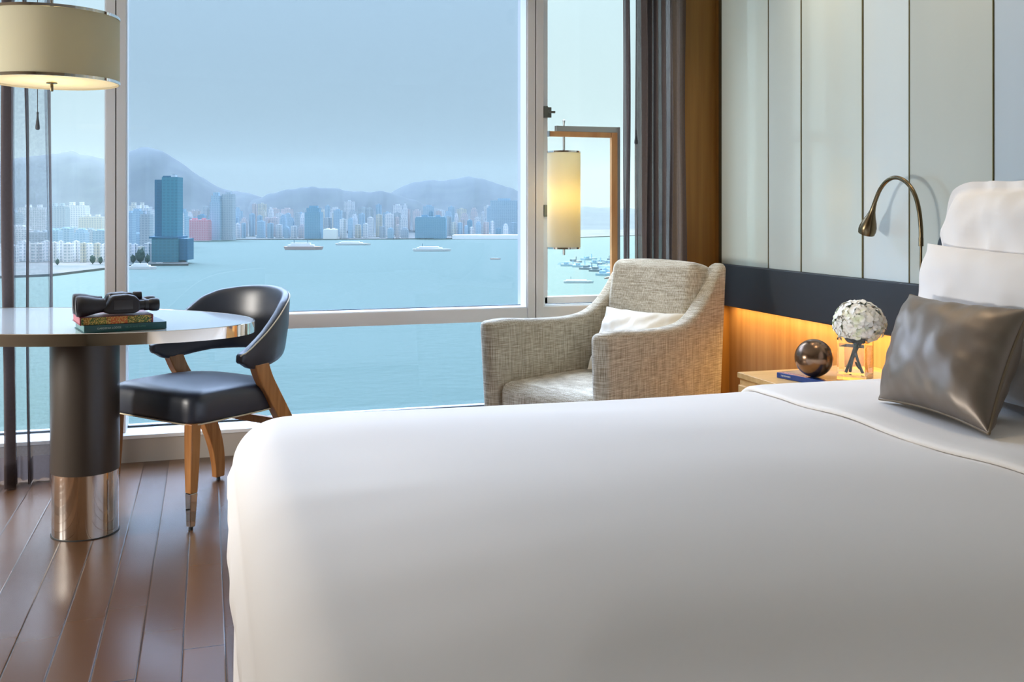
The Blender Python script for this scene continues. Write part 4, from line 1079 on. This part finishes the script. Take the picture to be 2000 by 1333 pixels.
def tower(name, px0, px1, ytop, ybase, dist, m, label, group=None, depth=None, turn=0, style=0, base_z=None):
    w = (px1-px0)/1950*dist; az = AZ((px0+px1)/2); g = base_z if base_z is not None else ZS+2
    h = HZ(ytop, dist)-g; dp = depth or w*.8
    loc = far(az, dist); r = MB()
    hw, hd_ = w/2, dp/2
    if style == 0:      # slab with plant room
        r.box(-hw, hw, -hd_, hd_, 0, h*.95).box(-hw*1.12, hw*1.12, -hd_*1.1, hd_*1.1, 0, h*.07).box(-hw*.45, hw*.5, -hd_*.5, hd_*.5, h*.95, h)
    elif style == 1:    # cross plan
        r.box(-hw, hw, -hd_*.45, hd_*.45, 0, h*.96).box(-hw*.4, hw*.4, -hd_, hd_, 0, h*.97).box(-hw*.25, hw*.25, -hd_*.3, hd_*.3, h*.97, h)
    elif style == 2:    # stepped
        r.box(-hw, hw, -hd_, hd_, 0, h*.80).box(-hw*.8, hw*.8, -hd_*.8, hd_*.8, h*.80, h*.93).box(-hw*.5, hw*.5, -hd_*.5, hd_*.5, h*.93, h)
    elif style == 3:    # low broad block with roof huts
        r.box(-hw, hw, -hd_, hd_, 0, h*.86).box(-hw*.96, hw*.96, -hd_*.9, hd_*.9, h*.86, h*.92).box(-hw*.6, -hw*.2, -hd_*.4, hd_*.4, h*.92, h).box(hw*.3, hw*.6, -hd_*.4, hd_*.4, h*.92, h)
    o = r.build(name, m); o.location = (loc.x, loc.y, g); o.rotation_euler = (0, 0, -YAW+turn)
    tag(o, label, 'building', group); return o
ORD = ['first', 'second', 'third', 'fourth', 'fifth', 'sixth', 'seventh', 'eighth', 'ninth', 'tenth', 'eleventh', 'twelfth', 'thirteenth', 'fourteenth', 'fifteenth', 'sixteenth', 'seventeenth', 'eighteenth', 'nineteenth']
# the glass tower on the near promontory
tg = empty('glass_tower', tuple(far(AZ(323), 2040, ZS+3)), -YAW, 'tall dark blue glass tower standing at the tip of the promontory', 'building')
def gt_(name, px0, px1, y0, y1, d, dep, m, off=0, bev=0):
    sc = 2040/1950; hz = lambda p: HZ(p, 2040)-(ZS+3)
    o = MB().box((px0-323)*sc, (px1-323)*sc, off, off+dep, hz(y1), hz(y0)).build(name, m, tg, bevel=bev); return o
gm = facade('dark_glass_facade', (.035, .15, .25), (.03, .13, .22)); gm2 = facade('teal_glass_facade', (.055, .24, .32), (.045, .20, .28)); gm3 = facade('podium_glass_facade', (.05, .20, .26), (.04, .17, .22))
gt_('tower_shaft', 316, 346.5, 346, 466, 2040, 34, gm2, 0)
gt_('tower_wing', 300, 315.9, 351, 466, 2040, 30, gm, 6)
gt_('crown', 331, 340, 341, 345.9, 2040, 12, FAC[0], 8); gt_('crown', 316.5, 330.5, 343.5, 345.9, 2040, 25, gm, 4)
gt_('podium', 301, 352, 466.2, 514, 2040, 60, gm3, -14); gt_('podium_wing', 352.2, 368, 466.2, 508, 2040, 40, gm, -6); gt_('podium_cornice', 296, 352, 462, 466, 2040, 62, gm, -15)
rnd = random.Random(11)
# slab blocks on the promontory
lst = [(60, 84, 474, 1), (84, 98, 470, 0), (99, 112, 472, 1), (113, 124, 470, 1), (127, 140, 474, 0), (142, 155, 470, 1), (158, 168, 473, 1), (169, 182, 475, 0), (184, 196, 474, 1), (197, 209, 476, 1), (211, 224, 474, 1), (226, 240, 476, 0), (242, 256, 474, 1), (258, 270, 476, 1), (272, 280, 480, 0), (283, 298, 474, 1), (10, 34, 478, 0), (36, 58, 470, 1)]
for (a, b, t, st) in lst:
    if a > 200: lab = 'white waterfront apartment block, %s to the left of the dark glass tower' % ORD[sum(1 for q in lst if q[0] > a)]
    else: lab = 'white waterfront apartment block, %s from the mullion towards the sheer curtain' % ORD[sum(1 for q in lst if a < q[0] < 200)]
    tower('apartment_block', a, b, t, 515, 2030+(40 if lst.index((a, b, t, st)) % 2 else 0)+rnd.uniform(-8, 8), FAC[0] if rnd.random() < .8 else FAC[2], lab, 'white waterfront apartment blocks', depth=16, style=st)
lst = [(98, 118, 446, 5), (118, 140, 444, 5), (136, 152, 443, 4), (150, 170, 446, 5), (168, 186, 446, 4), (186, 208, 448, 5), (60, 98, 450, 4), (10, 60, 440, 0), (246, 262, 412, 5), (256, 280, 408, 5), (277, 296, 412, 4), (247, 300, 455, 5), (350, 366, 408, 5), (347, 356, 412, 0)]
CN = ('white', 'pinkish', 'cream', 'dark blue', 'grey', 'pale blue')
for k, (a, b, t, mi) in enumerate(lst):
    if a < 100 and k > 5: lab = CN[mi]+' mid rise block behind the sheer curtain, second row'+(' at the photo edge' if a < 50 else '')
    elif a < 209: lab = CN[mi]+' mid rise block of the second row, %s from the sheer curtain' % ORD[k]
    elif a < 300: lab = CN[mi]+' mid rise block, '+('wide and low' if t > 440 else '%s between the mullion and the dark glass tower' % ORD[k-8])+(' in front of its taller neighbours' if t > 440 else '')
    else: lab = CN[mi]+' slim block close behind the dark glass tower, towards the red building'
    tower('office_block', a, b, t, 480, 2560+(k*7 % 5)*95, FAC[mi], lab, 'hazy inland mid rise blocks', depth=30, style=rnd.choice((0, 2, 3)))
lst = [(96, 132, 397, 4), (128, 172, 395, 0), (104, 146, 412, 0), (158, 204, 419, 2), (40, 92, 400, 0), (0, 40, 410, 4), (250, 288, 396, 2), (262, 294, 401, 0), (285, 299, 404, 0)]
ELAB = ('tall grey estate block under the mountain, next to the sheer curtain edge', 'tallest white estate block under the mountain, midway between curtain and mullion', 'white estate block in front of the tall grey one beside the curtain', 'cream estate block under the mountain, next to the mullion', 'white estate block under the mountain, seen through the sheer curtain', 'grey estate block at the photo edge, seen through the sheer curtain', 'tallest cream estate block just past the mullion, below the mountain', 'white estate block before the tallest cream one, below the mountain', 'white estate block touching the outline of the dark glass tower')
for k, (a, b, t, mi) in enumerate(lst):
    tower('estate_block', a, b, t, 470, 3080+(k*4 % 9)*75, FAC[mi], ELAB[k], 'pale estate blocks under the mountain', depth=36, style=3)
tower('twin_slab_tower', 413, 433, 376, 462, 3560, FAC[5], 'tall pale blue tower, the first of a pair right of the red building', depth=40, style=2)
tower('twin_slab_tower', 436, 457, 375, 462, 3580, FAC[4], 'tall pale tower with white crown, the second of a pair right of the red building', depth=40, style=0)
tower('red_building', 368, 410, 426, 460, 3500, facade('red_facade', (.60, .34, .38), (.55, .22, .27)), 'low red and pink building at the water\'s edge', depth=40, style=3)
tower('curved_tower', 598, 628, 402, 460, 3720, FAC[3], 'broad blue glass tower in the middle of the far shore', depth=60, style=2)
tower('white_terminal', 633, 659, 446, 458, 3690, mat('white_terminal_wall', (.82, .80, .74), .7), 'small bright white waterfront hall next to the broad blue tower', depth=40, style=3)
tower('dark_block', 812, 872, 420, 458, 3760, FAC[3], 'wide blue grey block near the long white pier', depth=60, style=3)
tower('dark_block', 958, 1010, 388, 455, 4140, FAC[5], 'large pale blue block at the end of the far shore', depth=60, style=0)
# the rest of the far shore
SEG = ((412, 'beside the red building'), (460, 'by the tall pale pair'), (545, 'towards the pinkish ship'), (600, 'above the pinkish ship'), (665, 'by the broad blue tower'), (740, 'above the moored ferry'), (808, 'between the two ferries'), (885, 'by the wide grey block'), (950, 'by the near pier end'), (1100, 'by the far pier end'))
ROWN = ('on the waterfront', 'in the second row', 'in the third row', 'in the back row')
SHP = ('slab', 'cruciform', 'stepped', 'broad')
seen_lab = {}
for row, (d0, y0, y1, dens, gaps) in enumerate(((3720, 427, 446, 8, .08), (3990, 414, 434, 9, .10), (4290, 402, 424, 10.5, .12), (4600, 396, 414, 14, .2))):
    p = 366
    while p < (1004 if row < 2 else 1016):
        w = rnd.uniform(dens*.7, dens*1.7)
        if rnd.random() > gaps:
            hump = 0
            if 620 < p < 690 or 480 < p < 500: hump = -8
            if (row == 0 and (p < 460 or 590 < p < 662 or 800 < p < 876)) or (row == 1 and p > 945): p += w; continue
            mi = rnd.choices(range(6), (5, 3, 3, 1, 2, 4))[0]; st = rnd.choice((0, 1, 1, 2)); top = rnd.uniform(y0, y1)+hump-(6 if p > 700 and row == 2 else 0)
            seg = [t for q, t in SEG if p+w/2 < q][0]
            lab = '%s %s %s high rise %s %s' % ('tall' if top < (y0+y1)/2 else 'low', CN[mi], SHP[st], ROWN[row], seg)
            if lab in seen_lab: lab += ', farther'
            if lab in seen_lab: lab += ' still'
            seen_lab[lab] = 1
            tower('far_tower', p, p+w, top, 460, d0+(60 if row == 0 and p < 600 else 0)+rnd.uniform(-30, 90)+(max(0, p-700)*.5), FAC[mi], lab, 'hazy far shore high rises', depth=30, style=st)
        p += w*1.15+rnd.uniform(2.0, 4.5)
tree_m = mat('waterfront_tree', (.02, .06, .05), .9)
for k, (p, y, h_) in enumerate(((260, 518.6, 14), (274, 518.5, 24), (288, 518.6, 14), (181, 520, 14), (196, 520, 12), (112, 522, 10))):
    d = 110*1950/(y-410); l = far(AZ(p), d, ZS+4); u = d/1950; bm = bmesh.new(); bmesh.ops.create_icosphere(bm, subdivisions=3, radius=1)
    for v_ in bm.verts: q = v_.co.copy(); v_.co = Vector((q.x*h_*.35*u, q.y*h_*.35*u, (q.z*.5+.6)*h_*u))*(1+.35*noise.noise(q*2.5+Vector((k, 0, 0))))
    me = bpy.data.meshes.new('tree'); bm.to_mesh(me); bm.free(); me.materials.append(tree_m); o = link(bpy.data.objects.new('tree', me)); o.location = l
    MB().lathe([(1.2*u, -1), (.8*u, h_*.3*u)], 8).build('trunk', tree_m, o)
    tag(o, ('dark green waterfront tree, %s of three between the mullion and the glass tower' % ORD[k]) if k < 3 else ('dark green tree before the white blocks, %s from the mullion towards the curtain' % ORD[{3: 1, 4: 0, 5: 2}[k]]), 'tree', 'waterfront trees')
white_m = mat('white_hull', (.82, .80, .78), .5); hull_r = mat('rusty_hull', (.55, .38, .34), .6); dk = mat('dark_boat_parts', (.10, .16, .20), .6)
def ship(name, px0, px1, ywl, hgt, m, label, masts=2, decks=2):
    d = 110*1950/(ywl-410); w = (px1-px0)/1950*d; loc = far(AZ((px0+px1)/2), d, ZS); u = 1/1950*d
    r = empty(name, tuple(loc), -YAW, label, 'ship'); hh = hgt*u
    b = w*.11
    hl = [(-w/2, b*.7), (-w/2, -b*.7), (w*.32, -b), (w/2, 0), (w*.32, b)]
    vs = [(x*.93, y*.8, -1) for x, y in hl]+[(x, y, hh*.38) for x, y in hl]
    n = 5; mesh('hull', vs, [tuple(range(n-1, -1, -1)), tuple(range(n, 2*n))]+[(i, (i+1) % n, n+(i+1) % n, n+i) for i in range(n)], m, r, False)
    dk_ = MB(); 
    for k in range(decks): dk_.box(-w*(.40-.07*k), w*(.26-.09*k), -b*(.7-.1*k), b*(.7-.1*k), hh*(.38+.2*k), hh*(.38+.2*(k+1)))
    dk_.build('superstructure', white_m, r)
    for k in range(masts): MB().box(w*(-.25+.35*k)-u*.5, w*(-.25+.35*k)+u*.5, -u*.5, u*.5, hh*.7, hh*1.25).build('mast', dk, r)
    return r
ship('cargo_ship', 555, 632, 488, 17, hull_r, 'long low ship with pinkish hull on the harbour', 2, 2)
ship('ferry', 655, 725, 479, 9, white_m, 'long white ship moored before the far shore', 0, 2)
ship('ferry', 806, 882, 491, 12, white_m, 'white ship alone in mid harbour', 1, 2)
ship('small_boat', 957, 978, 507, 5, hull_r, 'tiny pale boat near the edge of the picture window', 0, 1)
ship('ferry', 252, 306, 526, 14, white_m, 'white boat moored at the foot of the glass tower', 0, 2)
ship('small_boat', 303, 322, 518, 8, white_m, 'little white boat behind the moored ferry', 0, 1)
tower('long_pier', 884, 1030, 458, 461, 3740, mat('pier_white', (.92, .92, .92), .6), 'long low white pier on the far shore', depth=40, style=3, base_z=ZS+.5)
# breakwater and barges below the narrow window
bw = mat('breakwater_stone', (.06, .13, .18), .9)
def jetty(az0, d0, az1, d1, wd, name, label):
    a, b = far(az0, d0), far(az1, d1); dr = (b-a).normalized(); nn = Vector((-dr.y, dr.x, 0)); r = MB(); k = 22
    vs = []
    for i in range(k+1):
        p = a.lerp(b, i/k); ww = wd*(1+.35*noise.noise(Vector((i*.9, az0*9, 0))))
        for t, z in ((-1, ZS-2), (-.6, ZS+5), (.6, ZS+5), (1, ZS-2)): q = p+nn*ww*t; vs.append((q.x, q.y, z+(1.5*noise.noise(Vector((i*2.2, t, 3))) if z > ZS else 0)))
    fs = [(i*4+j, i*4+j+1, i*4+j+5, i*4+j+4) for i in range(k) for j in range(3)]
    o = mesh(name, vs, fs, bw, None, False); struct(o, label); return o
jetty(.052, 2010, .13, 1780, 20, 'pier', 'stone breakwater seen below the lamp shade'); jetty(.080, 2080, .14, 2060, 18, 'pier', 'outer stone breakwater'); jetty(.090, 1800, .14, 1640, 12, 'pier', 'inner stone breakwater')
for i, (p, y) in enumerate(((1112, 520), (1122, 514), (1135, 522), (1150, 527), (1150, 508), (1165, 530), (1166, 516), (1178, 522), (1180, 538), (1190, 512), (1205, 528))):
    d = 110*1950/(y-410); l = far(AZ(p), d, ZS); bo = MB().box(-9, 9, -16, 16, -1, 4).box(-5, 5, 2, 10, 4, 8).box(-.7, .7, -8, -6.6, 4, 13)
    o = bo.build('barge', dk if i % 2 else FAC[3]); o.location = l; o.rotation_euler = (0, 0, rnd.uniform(0, 3)); tag(o, ('dark' if i % 2 else 'bluish')+' barge by the breakwaters below the lamp shade, %s from the tip' % ORD[i], 'boat', 'barges by the breakwater')
ship('ferry', 1100, 1160, 553, 10, FAC[5], 'pale work boat nearest the window sill beside the armchair', 1, 1)

# haze over the harbour: real scattering air
def hz_build(m, o):
    v = N(m, 'ShaderNodeVolumeScatter'); v.inputs['Color'].default_value = (.064, .073, .061, 1); v.inputs['Density'].default_value = 1/3500; v.inputs['Anisotropy'].default_value = 0.0
    L(m, v.outputs[0], o.inputs['Volume'])
hm = mixshader('haze', hz_build)
hz = MB().box(-8900, 13900, 60, 14000, ZS-3, 620).build('haze', hm); tag(hz, 'bluish haze lying over the harbour', 'haze', kind='stuff')
